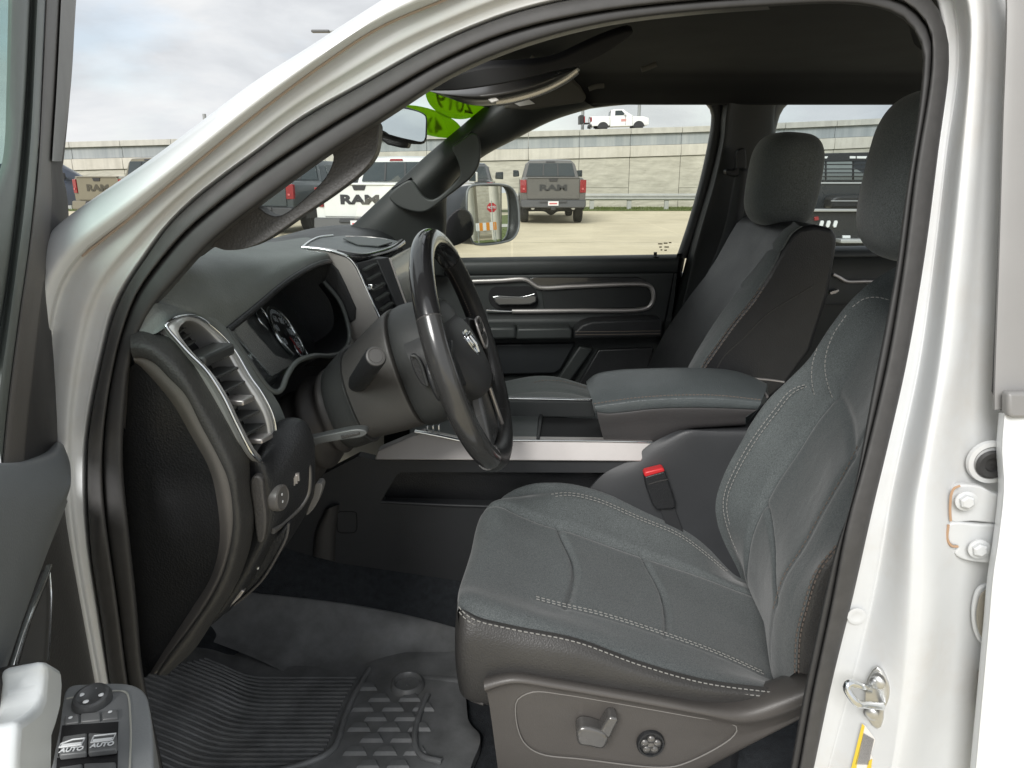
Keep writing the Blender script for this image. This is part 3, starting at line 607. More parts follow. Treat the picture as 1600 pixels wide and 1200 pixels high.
for k in range(4):
    tube('console_slot', A([(783+6*k, 151-1.5*k), (808+8*k, 143-2.6*k), (822+10*k, 137-3.3*k)], -.112), .0022, M['deep'], ovc, 6, n=12)
plate('console_lamp', A([(762, 155), (774, 151), (780, 157), (768, 161)], -.115), (0, .01, 0), M['label'], ovc, .002)
visp = mat('visor_vinyl', (.075, .07, .058), .8, var=(9, .06))
visor_n = plate('sun_visor', crom(A([(655, 140), (690, 124), (730, 110), (765, 103), (820, 100), (866, 93), (900, 78), (945, 58), (985, 46), (992, 49), (950, 82), (906, 103), (860, 114), (810, 127), (750, 138), (700, 143)], -.30), 60, True), (0, .02, .012), M['deep'], truck, .004)
lathe('visor_clip', [(.012, 0), (.010, .006), (.004, .008)], at(870, 93, -.12), (0, 0, -1), visp, truck, 14)
tube('visor_handle', A([(830, 88), (835, 92), (850, 93), (862, 89), (867, 85)], -.18), .0035, visp, truck, 8, n=20)
visor_f = plate('sun_visor', A([(786, 170), (830, 172), (912, 160), (917, 152), (908, 136), (893, 122), (800, 150)], .42), (0, .05, .01), visp, truck, .008)
plate('visor_label', A([(799, 159), (822, 152), (836, 162), (812, 166)], .415), (0, .004, 0), M['label'], visor_f, .001)
for u, v in ((1014, 105), (932, 135)):
    tube('coat_hook', A([(u-12, v+4), (u, v), (u+12, v-5 if u > 1000 else v-1)], .35 if u < 1000 else .2), .006, visp, truck, 8, n=14, rad2=.003)
# near roof rail trim, from the seal lip to the lining
nr = S2[14:24]
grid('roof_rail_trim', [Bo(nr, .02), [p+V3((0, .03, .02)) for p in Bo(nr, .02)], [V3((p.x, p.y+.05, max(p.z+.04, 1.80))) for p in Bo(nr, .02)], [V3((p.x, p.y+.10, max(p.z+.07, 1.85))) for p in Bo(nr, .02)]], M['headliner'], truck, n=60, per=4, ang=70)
# ================================================================== dashboard
def Q(l): return [at(u, v, y) for u, v, y in l]
dash = empty('dashboard', (0, 0, 0), truck)
box('stack_inner', (-.475, -.125, 1.295), (.25, .02, .215), M['black'], dash, 0)
box('cluster_backing', (-.53, -.36, 1.27), (.02, .48, .20), M['deep'], dash, 0)
E00 = Q([(196, 575, -.74), (200, 640, -.735), (205, 750, -.735), (210, 850, -.735), (215, 950, -.735), (222, 1058, -.74)])
E0 = Q([(212, 567, -.752), (221, 574, -.752), (267, 627, -.748), (300, 683, -.746), (327, 733, -.746), (339, 783, -.746), (343, 845, -.746), (330, 900, -.746), (300, 950, -.746), (267, 1000, -.748), (234, 1052, -.752)])
E0b = Q([(209, 563, -.762), (221, 567, -.762), (275, 620, -.762), (308, 676, -.762), (335, 727, -.762), (349, 778, -.762), (354, 845, -.762), (341, 897, -.762), (314, 949, -.762), (280, 998, -.762), (239, 1054, -.762)])
E1 = Q([(205, 559, -.768), (222, 560, -.768), (239, 568, -.768), (261, 590, -.768), (287, 617, -.768), (313, 667, -.768), (340, 717, -.768), (355, 753, -.768), (362, 820, -.768), (350, 887, -.768), (327, 937, -.768), (293, 987, -.768), (260, 1030, -.768), (243, 1055, -.768)])
grid('end_cap', [[p+V3((-.05, .03, 0)) for p in E00], E00, [a.lerp(b, .96) for a, b in zip(crom(E00, 30), crom(E0, 30))], E0], M['black'], dash, n=70, per=6, ang=60)  # same plastic as the rim; black carries the shade and the door's dark reflection
grid('end_panel', [[p+V3((-.0008, .004, 0)) for p in E0], E0, E0b, [p+V3((0, .006, 0)) for p in E1]], mat('end_rim_lit_tone', (0.1615, 0.1496, 0.1386), .5, bump=('leather', 520, .3, .0005), var=(20, .06)), dash, n=70, per=6, ang=60)  # rim colour lightened to paint in the light caught along the edge
E1b = [p+V3((.0012, .012, 0)) for p in E1]
E2 = Q([(205, 518, -.752), (222, 518, -.750), (243, 524, -.745), (265, 533, -.742), (290, 560, -.738), (328, 620, -.736), (362, 680, -.735), (380, 718, -.735), (382, 741, -.735), (385, 775, -.735), (390, 812, -.735), (386, 851, -.735), (374, 893, -.735), (354, 936, -.735), (328, 975, -.735), (300, 1018, -.738), (262, 1054, -.745)])
Em = Q([(204, 540, -.771), (222, 540, -.770), (241, 545, -.768), (263, 562, -.766), (288, 588, -.765), (320, 642, -.764), (350, 698, -.764), (366, 735, -.764), (373, 778, -.764), (376, 825, -.764), (368, 872, -.764), (350, 922, -.764), (322, 965, -.764), (296, 1004, -.764), (252, 1055, -.766)])
grid('end_band', [E1b, [p+V3((.0012, .001, .0005)) for p in E1], Em, E2, [p+V3((.0, .02, -.002)) for p in E2]], M['plastic'], dash, n=90, per=5, ang=60)
# fascia beside the instruments
FA = [p-V3((.003, 0, .001)) for p in Q([(203, 517, -.752), (222, 517, -.750), (243, 521, -.745), (258, 513, -.741), (274, 500, -.716), (288, 497, -.69), (304, 498, -.67), (322, 508, -.65), (345, 530, -.635), (363, 552, -.63), (386, 591, -.63), (405, 618, -.63), (422, 653, -.63), (427, 687, -.635), (424, 712, -.66)])]
FB = Q([(212, 490, -.75), (232, 490, -.74), (255, 490, -.73), (280, 489, -.70), (304, 490, -.672), (325, 498, -.645), (350, 522, -.618), (375, 556, -.610), (398, 592, -.605), (418, 625, -.60), (434, 655, -.60), (440, 690, -.605), (438, 715, -.63)])
FC = Q([(218, 471, -.745), (241, 473.5, -.73), (271, 477, -.70), (297, 481, -.68), (321, 488, -.645), (339, 499, -.62), (354, 513, -.598), (386, 561, -.592), (410, 597, -.585), (424, 613, -.578), (440, 640, -.575), (452, 680, -.58), (452, 715, -.60)])
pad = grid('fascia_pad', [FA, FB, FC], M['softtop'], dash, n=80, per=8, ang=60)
# dash pad with the brow over the instruments
R0 = Q([(205, 476, -.715), (241, 474, -.715), (297, 480.5, -.68), (339, 498.5, -.62), (354, 510, -.595), (398, 474.5, -.50), (440, 439.5, -.41), (470, 420, -.33), (492, 409, -.25), (505, 405, -.20), (514, 404, -.155)])
R0u = [p+V3((-.004, 0, -.010)) for p in R0]
R1 = Q([(225, 448, -.70), (258, 446, -.69), (302, 447, -.65), (338, 456, -.60), (362, 462, -.56), (395, 440, -.48), (430, 418, -.40), (460, 404, -.32), (485, 397, -.24), (500, 395, -.19), (512, 395, -.14)])
R2 = Q([(248, 425, -.68), (270, 418, -.66), (300, 412, -.60), (322, 408.5, -.55), (345, 405, -.50), (373, 401, -.43), (400, 398, -.36), (425, 395, -.30), (450, 392, -.23), (468, 390, -.18), (486, 389, -.13)])
R3 = Q([(250, 412, -.60), (275, 403, -.50), (300, 394, -.38), (326, 387, -.27), (350, 384, -.22), (375, 382, -.15), (400, 380, -.10), (425, 378, -.05), (445, 376, .0), (460, 374, .04), (478, 371, .08)])
R4 = [p+V3((-.18, .10, -.035)) for p in R3]
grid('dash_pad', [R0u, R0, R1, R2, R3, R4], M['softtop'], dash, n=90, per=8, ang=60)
tube('brow_edge', [p+V3((.001, 0, -.006)) for p in R0[4:]], .0055, M['black'], dash, 10, n=60)
# instrument binnacle
bez = Q([(354, 513, -.595), (385, 560, -.59), (410, 596, -.583), (422, 609, -.577), (432, 613, -.57), (440, 608, -.56), (448, 588, -.54), (462, 567, -.50), (490, 556, -.42), (515, 556, -.34), (535, 549, -.25), (545, 533, -.20), (544, 510, -.17), (531, 472, -.165), (506, 440, -.165)])
clu = empty('instrument_cluster', (0, 0, 0), dash)
tube('bezel_rim', bez, .0045, mat('bezel_grey_rim', (.09, .10, .097), .4), clu, 8, n=110)
c1, c2, c3 = at(372, 520, -.54), at(485, 550, -.25), at(430, 600, -.53)
cn = (c3-c1).cross(c2-c1).normalized(); cn = cn if cn.x > 0 else -cn
c0 = c1-cn*.012
def CP(u, v, off=0): return onpl(u, v, c0, cn, off)
roof = R0[4:]
grid('binnacle_wall', [bez, [CP(*q) for q in [(350, 508), (378, 552), (402, 588), (412, 598), (422, 602), (430, 598), (438, 582), (450, 572), (470, 566), (484, 562), (490, 550), (492, 535), (488, 510), (478, 480), (468, 462)]]], M['black'], clu, n=70, per=8, ang=60)
grid('brow_underside', [[p+V3((-.002, 0, -.010)) for p in roof], [p+V3((-.035, .0, -.012)) for p in roof], [p+V3((-.075, 0, -.02)) for p in roof]], M['black'], clu, n=40, per=4)
ins = plate('gauge_face', [CP(*q) for q in [(350, 505), (420, 603), (492, 562), (492, 480), (440, 440), (380, 470)]], -cn*.01, M['black'], clu, 0)
ux = (c2-c1).normalized(); uy = cn.cross(ux); uy = uy if uy.z > 0 else -uy
gm = mat('gauge_print', (.82, .86, .90), .4)
def gauge(u, v, r, n, a0, a1, nums=()):
    c = CP(u, v, .004)
    arc = [c+ux*r*math.cos(a)+uy*r*math.sin(a) for a in np.linspace(R(a0), R(a1), 60)]
    tube('gauge_ring', arc, r*.085, M['chrome'], clu, 8)
    tk = []
    for a in np.linspace(R(a0-20), R(a1+20), n):
        d = ux*math.cos(a)+uy*math.sin(a); tk.append(bar(c+d*r*.80, c+d*r*.92, r*.045, .0005, cn))
    joinm('gauge_ticks', tk, gm, clu)
    for i, s_ in enumerate(nums):
        a = R(a0-25)+(R(a1+25)-R(a0-25))*i/(len(nums)-1); d = ux*math.cos(a)+uy*math.sin(a)
        text('gauge_numeral', s_, r*.36, basis(c+d*r*.60, ux, uy, cn), gm, clu, .0003)
    return c
gc = gauge(447, 522, .056, 33, 240, -60, ("20", "40", "60", "80", "100", "120"))
gauge(411, 497, .026, 9, 250, -40); gauge(470, 547, .026, 9, 250, -40)
joinm('gauge_needle', [bar(gc+cn*.003, gc+cn*.003-uy*.040+ux*.018, .004, .001, cn)], mat('needle_red', (.5, .03, .04), .4), clu)
lathe('needle_hub', [(.009, 0), (.008, .004), (.002, .005)], gc, cn, M['black'], clu, 20)
plate('instrument_lens', [CP(*q, .02) for q in [(356, 510), (418, 598), (488, 556), (490, 485), (440, 450), (390, 478)]], cn*.001, M['lens'], clu, 0)
# driver's corner air vent
vo_ = [(257, 511, -.740), (265, 503, -.730), (274, 498.5, -.715), (288, 495.5, -.69), (304, 497, -.67), (322, 507, -.65), (347, 529, -.635), (365, 551, -.63), (388, 590, -.63), (407, 617, -.63), (424, 652, -.63), (429, 687, -.635), (426, 708, -.655), (412, 723, -.69), (403, 721, -.715), (388, 705, -.735), (367, 665, -.738), (344, 618, -.738), (319, 580, -.738), (292, 553, -.738), (273, 532, -.738), (259, 516, -.740)]
vi_ = [(276, 519, -.735), (278, 512, -.73), (284, 506, -.715), (292, 503, -.70), (302, 503, -.68), (317, 511, -.665), (338, 533, -.65), (353, 552, -.645), (374, 587, -.645), (393, 617, -.645), (412, 652, -.645), (418, 684, -.65), (415, 700, -.665), (408, 711, -.69), (402, 711, -.71), (391, 697, -.728), (372, 661, -.731), (350, 616, -.731), (326, 581, -.731), (302, 556, -.731), (287, 538, -.732), (278, 525, -.735)]
vent = empty('air_vent', (0, 0, 0), dash)
vi_ = [(u-(4 if u > np.interp(v, [505, 700], [290, 405]) else -1), v, y) for u, v, y in vi_]
OV, IV = Q(vo_), Q(vi_); bx = V3((.003, -.0035, .002))
grid('vent_frame', [[p-bx*3 for p in OV], [p+bx*.3 for p in OV], [p+bx*1.3 for p in [a.lerp(b, .25) for a, b in zip(OV, IV)]], [p+bx*1.2 for p in [a.lerp(b, .7) for a, b in zip(OV, IV)]], IV, [p+V3((-.03, .004, -.004)) for p in IV]], mat('vent_silver', (.60, .60, .585), .34, metal=.55, var=(20, .04)), vent, n=90, per=4, closeU=True, ang=60)
tube('vent_chrome_edge', [p+bx*1.6 for p in OV], .0022, M['chrome'], vent, 8, n=110, closed=True)
cv = [p+V3((-.028, .004, -.004)) for p in IV]
plate('vent_cavity', crom(cv, 60, True), V3((-.004, 0, 0)), M['deep'], vent, 0)
slm = mat('vent_slat_plastic', (0.04, 0.0424, 0.0416), .4, var=(20, .08))
def slat(a, b, w, h, m_=slm, nm='vent_slat', back=.012):
    d = V3((-back, .002, -.003)); o = joinm(nm, [bar(Q([a])[0]+d, Q([b])[0]+d, w, h)], m_, vent, stuff=False); bev(o, min(h, w)*.25, 2); return o
slat((312, 563, -.728), (360, 541, -.650), .034, .017, back=.010)
slat((331, 589, -.730), (369, 572, -.650), .03, .004); slat((345, 611, -.730), (379, 594, -.650), .03, .004)
slat((358, 637, -.730), (391, 618, -.650), .03, .004); slat((370, 655, -.730), (402, 640, -.650), .03, .004); slat((381, 677, -.730), (411, 661, -.650), .03, .004)
slat((389, 696, -.728), (414, 684, -.660), .02, .008, back=.014)
slat((360, 627, -.716), (379, 618, -.680), .034, .008, M['silver'], 'vent_tab', back=.0)
slat((392, 687, -.715), (410, 678, -.680), .03, .007, M['silver'], 'vent_tab', back=.0)
for k in range(3): joinm('vent_rib', [bar(Q([(284+8*k, 523+9*k, -.725)])[0]+V3((-.012, 0, 0)), Q([(297+8*k, 513+10*k, -.69)])[0]+V3((-.012, 0, 0)), .012, .002)], slm, vent, stuff=False)
# lower dash: one long moulding under the instruments
lo1 = [(392, 722), (404, 716), (414, 722), (421, 745), (425, 790), (423, 832), (405, 872), (380, 917), (350, 957), (320, 985), (270, 1010)]
lo2 = [(405, 690), (425, 668), (440, 660), (456, 659), (472, 666), (483, 690), (486, 730), (482, 780), (458, 832), (415, 890), (350, 960)]
L1_, L2_ = A(lo1, -.706), A(lo2, -.625)
rows = [[p+V3((-.03, .0, 0)) for p in L1_], L1_, L2_, [V3((p.x-.006, -.59, p.z-.012)) for p in L2_], [V3((p.x-.045, -.50, p.z-.05)) for p in L2_], [V3((p.x-.10, -.15, p.z-.08)) for p in L2_]]
grid('lower_dash', rows, M['black'], dash, n=60, per=6, ang=60)
# warm strip between the end band and the lamp switch
st = [(392, 748), (400, 743), (408, 747), (412, 775), (416, 815), (410, 848), (404, 850), (400, 835), (396, 800)]
plate('side_strip', crom(Q([(u, v, -.722) for u, v in st]), 40, True), (0, .03, 0), M['plastic_w'], dash, .003)
sw = empty('lamp_switch', (0, 0, 0), dash)
sp_ = [(424, 770, -.700), (427, 752, -.690), (440, 735, -.67), (462, 716, -.635), (470, 716, -.63), (472, 752, -.63), (468, 775, -.635), (450, 800, -.66), (428, 822, -.695), (422, 812, -.702)]
plate('switch_plate', Q(sp_), (-.02, .004, 0), M['gloss'], sw, .003)
tube('switch_rim', Q([(464, 713, -.632), (474, 715, -.628), (481, 727, -.626), (483, 750, -.626), (480, 772, -.628), (470, 790, -.64), (455, 805, -.66), (438, 821, -.685), (426, 830, -.705)]), .0045, mat('switch_rim_grey', (.17, .165, .16), .35, metal=.5), sw, 10, n=60)
tube('switch_rim', Q([(467, 728, -.633), (471, 745, -.631), (470, 765, -.634), (463, 780, -.645)]), .0025, mat('switch_rim_pale', (.3, .29, .28), .35, metal=.5), sw, 8, n=30)
ka = at(419, 776, -.690); kb = at(442, 781, -.678); kx = (kb-ka).normalized()
kx = V3((.95, -.20, .02)).normalized(); kb = ka+kx*.024
lathe('switch_knob', [(.0195, -.006), (.0195, .018), (.0185, .022), (.0162, .0235), (.015, .0225), (.001, .0225)], ka, kx, mat('knob_warm_grey', (0.12, 0.114, 0.108), .38, var=(30, .06)), sw, 36)
for dz in (-.005, .006):
    lathe('knob_mark', [(.0022, 0), (.001, .0006)], ka+kx*.0228+V3((0, -.002, dz)), kx, M['mark'], sw, 10)
for k, (u, v) in enumerate(((428, 755), (433, 753), (438, 755), (452, 757), (455, 752), (459, 749), (462, 745))):
    q = at(u, v, -.672+.002*k); joinm('dimmer_rib', [bar(q+V3((.003, 0, -.006)), q+V3((.003, 0, .006)), .005, .004)], M['silver'], sw, stuff=False)
plate('hood_release', crom(A([(494, 755), (503, 757), (500, 775), (490, 795), (478, 806), (482, 792), (489, 775)], -.60), 30, True), (0, .02, 0), mat('lever_grey', (.16, .155, .15), .4), dash, .003)
fz = empty('brake_release', (0, 0, 0), dash)
plate('release_panel', A([(403, 862), (422, 842), (450, 820), (447, 842), (428, 880), (400, 918), (374, 942), (358, 950), (372, 925), (388, 895)], -.69), (0, .05, 0), M['black'], fz, .006)
tube('panel_edge', A([(451, 818), (448, 838), (432, 870), (410, 905), (385, 930), (366, 945)], -.692), .0022, M['plastic_w'], fz, 8, n=40)
plate('release_tab', A([(372, 921), (382, 924), (374, 935), (358, 950), (364, 935)], -.705), (0, .01, 0), M['silver'], fz, .002)
for u, v in ((406, 875), (403, 887), (385, 896)): lathe('screw_head', [(.003, 0), (.002, .002), (.0005, .002)], at(u, v, -.695), (.2, -1, .1), M['chrome'], fz, 10)
# ---- centre stack
cs = empty('center_stack', (0, 0, 0), dash)
tw = [(474, 388), (492, 388.5), (512, 391), (526, 395), (541, 401), (553, 413), (569, 447), (585, 482), (600, 515), (602, 522), (580, 528), (556, 541), (546, 522), (541, 508), (552, 500), (554, 488), (549, 474), (535, 445), (524, 424), (515, 412), (512, 402), (500, 396), (484, 392)]
plate('stack_trim', Q([(u, v, -.150) for u, v in tw]), (0, .035, 0), M['silver'], cs, .006)
tube('stack_chrome', Q([(472, 386.5, -.151), (492, 388, -.151), (512, 391, -.151), (526, 395, -.151), (542, 401, -.15), (554, 413, -.148), (571, 449, -.146), (587, 484, -.146), (601, 515, -.146), (609, 524, -.146)]), .0034, M['chrome'], cs, 8, n=70)
plate('stack_side', A([(514, 408), (528, 422), (540, 446), (556, 482), (555, 500), (540, 507), (530, 470), (506, 440), (512, 425)], -.155), (0, .03, 0), M['black'], cs, .003)
plate('stack_face', Q([(556, 411, -.135), (588, 404, -.11), (609, 402, -.09), (643, 498, -.09), (640, 520, -.09), (606, 524, -.135)]), (-.06, .02, -.01), M['black'], cs, .002)
for k in range(6):
    t = k/5; a = Q([(566+33*t, 422+78*t, -.138)])[0]; b = Q([(584+31*t, 412+76*t, -.112)])[0]
    joinm('vent_slat', [bar(a+V3((.004, 0, 0)), b+V3((.004, 0, 0)), .012, .004)], slm, cs, stuff=False)
plate('vent_tab', Q([(580, 450, -.142), (582, 444, -.142), (598, 443, -.115), (600, 447, -.115), (597, 451, -.115), (584, 454, -.142)]), (-.01, .002, 0), M['chrome'], cs, .002)
lathe('stack_button', [(.008, 0), (.007, .004), (.002, .005)], Q([(600, 496, -.118)])[0]+V3((.003, 0, 0)), (1, -.3, .3), M['silver'], cs, 18)
plate('screen_frame', Q([(588, 405, -.11), (609, 402, -.095), (643, 499, -.095), (633, 506, -.11)]), (-.03, .02, 0), M['black'], cs, .002)
plate('touch_screen', Q([(609.5, 403, -.095), (643, 497, -.095), (676, 470, .12), (646, 384, .12)]), V3((-.012, .004, -.003)), mat('screen_glass', (.02, .022, .025), .12, coat=1, spec=.8), cs, .001)
tube('screen_edge', Q([(608.5, 403, -.096), (626, 452, -.096), (642, 496, -.096)]), .0022, M['silver'], cs, 8, n=20)
tr = Q([(472, 387, -.13), (482, 378, -.05), (500, 371, .05), (540, 367, .16), (600, 371, .18), (627, 377, .15), (612, 388, .04), (590, 396, -.04), (560, 401, -.12), (526, 395, -.13)])
plate('dash_tray', tr, (-.01, 0, -.03), M['pad'], cs, .006)
plate('tray_well', Q([(536, 374, .05), (556, 371, .10), (600, 374.5, .13), (613, 380, .08), (592, 386, .02), (560, 384, -.0)]), (0, 0, .003), mat('tray_liner', (.09, .10, .10), .5), cs, .001)
tube('tray_chrome', Q([(472, 387, -.132), (483, 378, -.052), (500, 370.5, .05), (520, 368, .12)]), .003, M['chrome'], cs, 8, n=30)
tube('tray_chrome', Q([(540, 369.5, .12), (580, 371, .13), (605, 375, .12)]), .002, M['silver'], cs, 8, n=20)
tube('tray_lip', Q([(526, 396, -.132), (560, 402, -.122), (592, 397, -.042), (614, 389, .04), (628, 379, .14)]), .009, M['gloss'], cs, 10, n=40)
# passenger half of the dash
pr = [V3((-.95, 0, 1.28)), V3((-.7, 0, 1.40)), V3((-.5, 0, 1.425)), V3((-.38, 0, 1.405)), V3((-.33, 0, 1.34)), V3((-.32, 0, 1.2)), V3((-.34, 0, 1.05)), V3((-.42, 0, .90)), V3((-.6, 0, .85))]
grid('passenger_dash', [[V3((p.x, y, p.z)) for p in pr] for y in (.12, .4, .76)], M['black'], dash, n=40, per=4)
box('dash_core', (-.64, -.05, 1.06), (.22, 1.35, .30), M['black'], dash, .02)
# ================================================================== steering wheel and column
whl = empty('steering_wheel', (0, 0, 0), truck)
Wt, Wb = at(668, 378, -.42), at(783, 703, -.42)
WC = (Wt+Wb)/2; RW = (Wt-Wb).length/2
wa = V3((.085, .9964, 0)).normalized(); wb = (Wt-Wb).normalized(); wb = (wb-wa*wb.dot(wa)).normalized(); wn = wa.cross(wb); wn = wn if wn.x > 0 else -wn
def Wp(x, y, z=0): return WC+wa*x+wb*y+wn*z
def arc(a0, a1, r=RW, z=0, n=60): return [Wp(r*math.cos(R(a)), r*math.sin(R(a)), z) for a in np.linspace(a0, a1, n)]
rr = .0220
RIM = [('rim_top', 52, 152, M['gloss']), ('rim_side', 152.6, 237, mat('rim_gloss_grey', (.040, .040, .040), .22, coat=.5, var=(12, .15))), ('rim_bottom', 237.6, 303, M['leather']), ('rim_side', -56.4, 51.4, M['leather'])]
for nm, a0, a1, m_ in RIM: tube(nm, arc(a0, a1), rr, m_, whl, 20, rad2=rr*.88)
for a in (52, 152.3, 237.3, 303.3): tube('rim_seam', arc(a-.35, a+.35, n=4), rr*1.004, M['vinyl'], whl, 18, rad2=rr*.886)
# hand stitching round the inside of the rim
zz = []
for k in range(64):
    a = -56+107*k/64
    for s_ in (-1, 1):
        p = Wp((RW-rr*.9)*math.cos(R(a)), (RW-rr*.9)*math.sin(R(a)), .004*0); d = Wp((RW-rr*.9)*math.cos(R(a+.9)), (RW-rr*.9)*math.sin(R(a+.9)), 0)
        zz.append(bar(p+wn*.006*s_, d-wn*.006*s_*.1, .0016, .0016))
joinm('rim_stitching', zz, M['thread_d'], whl)
# hub
hubm = mat('airbag_cover', (0.03488, 0.03545, 0.03604), .5, bump=('leather', 520, .3, .0005), var=(20, .06))
def hubrow(z, sx, sy, oy=0, n=44, p=2.6, tap=.16):
    out = []
    for k in range(n):
        t = 2*math.pi*k/n; c, s_ = math.cos(t), math.sin(t)
        x = math.copysign(abs(c)**(2/p), c)*sx; y = math.copysign(abs(s_)**(2/p), s_)*sy
        out.append(Wp(x*(1+tap*(y/sy))-.012, y+oy, z-.012-.22*(y+.01)))
    return out
grid('airbag_cover', [hubrow(-.045, .098, .072, -.004), hubrow(-.010, .102, .076, -.004), hubrow(.014, .098, .072, -.004), hubrow(.028, .074, .058, -.003), hubrow(.033, .036, .032), hubrow(.034, .003, .003)], hubm, whl, n=44, per=4, closeU=True, ang=60)
# emblem: chrome head-on shield with two curled horns
emb = crom([Wp(x-.016, y+.012, .0335-.014-.22*(y+.022)) for x, y in ((0, .024), (.014, .022), (.020, .010), (.017, -.004), (.009, -.018), (0, -.025), (-.009, -.018), (-.017, -.004), (-.020, .010), (-.014, .022))], 40, True)
em = plate('emblem', emb, wn*.0035, M['chrome'], whl, .0012)
for s_ in (-1, 1):
    tube('emblem_horn', [Wp(s_*x-.016, y+.012, .039-.014-.22*(y+.022)) for x, y in ((.002, .016), (.010, .017), (.015, .009), (.013, -.002), (.008, -.006), (.006, .001))], .0026, M['chrome'], em, 8, n=24)
tube('emblem_face', [Wp(-.016, .024, .0175), Wp(-.016, .010, .0225), Wp(-.016, -.006, .0240)], lambda t: .005-.0025*t, M['chrome'], em, 8, n=14)
# spokes with switch pods
for s_, pm in ((1, M['leather']), (-1, M['black'])):
    sp_ = [Wp(s_*.085, .038, .004), Wp(s_*.13, .030, .006), Wp(s_*(RW-.012), .026, 0), Wp(s_*(RW-.012), -.030, 0), Wp(s_*.13, -.030, .006), Wp(s_*.085, -.036, .004)]
    plate('spoke', crom(sp_, 40, True), -wn*.028, pm, whl, .006)
    if s_ < 0: continue
    pod = [Wp(s_*.098, .026, .010), Wp(s_*.125, .030, .010), Wp(s_*.150, .022, .009), Wp(s_*.152, -.012, .009), Wp(s_*.130, -.024, .010), Wp(s_*.100, -.022, .010)]
    sq = crom(pod, 40, True); plate('switch_pod', sq, wn*.004, M['gloss'], whl, .002)
    tube('switch_pod_rim', [p+wn*.004 for p in sq], .0026, M['silver'], whl, 8, closed=True)
    for k, (x, y) in enumerate(((.112, .012), (.112, -.008), (.134, .012), (.134, -.008))):
        plate('wheel_switch', [Wp(s_*(x-.008), y-.007, .0145), Wp(s_*(x+.008), y-.007, .0145), Wp(s_*(x+.008), y+.007, .0145), Wp(s_*(x-.008), y+.007, .0145)], wn*.002, M['vinyl'], whl, .0015)
low = [Wp(-.035, -.070, .006), Wp(.035, -.070, .006), Wp(.045, -.12, .004), Wp(.055, -RW+.022, 0), Wp(-.055, -RW+.022, 0), Wp(-.045, -.12, .004)]
plate('spoke', low, -wn*.022, mat('spoke_satin_grey', (.10, .10, .10), .28, metal=.4, var=(14, .1)), whl, .006)
tube('spoke_accent', [Wp(.040, -.085, .010), Wp(.050, -.14, .008), Wp(.060, -RW+.03, .006)], .004, M['silver'], whl, 8, n=20)
# wheel back shell with paddle-side switch
def colrow(s, ry, rz, dy=0, dz=0, n=48, p=2.5):
    out = []
    for k in range(n):
        t = 2*math.pi*k/n; c, q = math.cos(t), math.sin(t)
        out.append(WC-wn*s+wa*(math.copysign(abs(c)**(2/p), c)*ry+dy)+wb*(math.copysign(abs(q)**(2/p), q)*rz+dz))
    return out
shell = mat('wheel_back_plastic', (0.03748, 0.03929, 0.03929), .5, bump=('leather', 500, .3, .0005), var=(16, .06))
grid('back_shell', [colrow(.004, .060, .060), colrow(.016, .104, .092), colrow(.045, .104, .102), colrow(.095, .090, .105), colrow(.098, .06, .08)], shell, whl, n=48, per=5, closeU=True, ang=60)
pc = at(658, 575, -.505)
pdl = plate('paddle_switch', crom([at(u, v, -.533) for u, v in [(641, 556), (647, 554), (655, 560), (663, 578), (669, 596), (668, 603), (661, 602), (652, 590), (644, 572)]], 34, True), (0, .02, 0), M['black'], whl, .004)
tube('paddle_edge', [at(u, v, -.536) for u, v in [(643, 556), (650, 557), (658, 570), (664, 588), (668, 602)]], .0028, shell, whl, 8, n=30)
# column
colm = mat('column_shroud_grey', (0.06394, 0.06138, 0.05883), .5, bump=('leather', 500, .3, .0005), var=(16, .05))
col = empty('steering_column', (0, 0, 0), truck)
grid('column_shroud', [colrow(.100, .05, .07), colrow(.102, .083, .098), colrow(.112, .088, .103), colrow(.165, .080, .090, 0, -.012), colrow(.200, .074, .080, 0, -.020)], colm, col, n=48, per=5, closeU=True, ang=60)
grid('column_collar', [colrow(.199, .05, .06, 0, -.020), colrow(.199, .078, .084, 0, -.020), colrow(.206, .079, .085, 0, -.021), colrow(.245, .072, .074, 0, -.032), colrow(.247, .05, .05, 0, -.032)], shell, col, n=48, per=4, closeU=True, ang=60)
grid('column_boot', [colrow(.240, .066, .066, 0, -.032), colrow(.256, .074, .076, 0, -.036), colrow(.270, .066, .068, 0, -.040), colrow(.292, .080, .082, 0, -.048), colrow(.315, .072, .074, 0, -.058), colrow(.345, .088, .086, 0, -.070), colrow(.42, .10, .09, 0, -.10)], M['cloth'], col, n=48, per=4, closeU=True, ang=70)
sa, sb = at(556, 603, -.46), at(587, 557, -.60)
stk_ = (sb-sa).normalized()
lathe('turn_stalk', [(.012, 0), (.0145, .01), (.0145, .02), (.0165, .03), (.0165, (sb-sa).length-.004), (.0150, (sb-sa).length)], sa, stk_, M['black'], col, 30)
L1_ = (sb-sa).length
lathe('stalk_cap', [(.0147, 0), (.0143, .002), (.0120, .0028), (.0113, .0020), (.0103, .0020), (.0098, .0028), (.001, .003)], sb, stk_, mat('stalk_cap_grey', (0.0728, 0.07056, 0.06825), .45), col, 30)
lathe('stalk_collar', [(.022, -.004), (.022, .004), (.018, .007)], sa, stk_, M['black'], col, 28)
plate('tilt_lever', crom(A([(470, 690), (497, 682), (525, 676), (545, 672), (560, 670.5), (571, 672.5), (574, 677), (566, 683), (540, 687), (522, 690), (500, 694), (475, 702)], -.535), 50, True), (0, .022, 0), mat('lever_dark_grey', (.10, .105, .105), .35, var=(20, .1)), col, .004)
plate('lever_rib', A([(532, 681), (562, 675.5), (562, 679), (534, 686)], -.537), (0, .01, 0), M['vinyl'], col, .001)
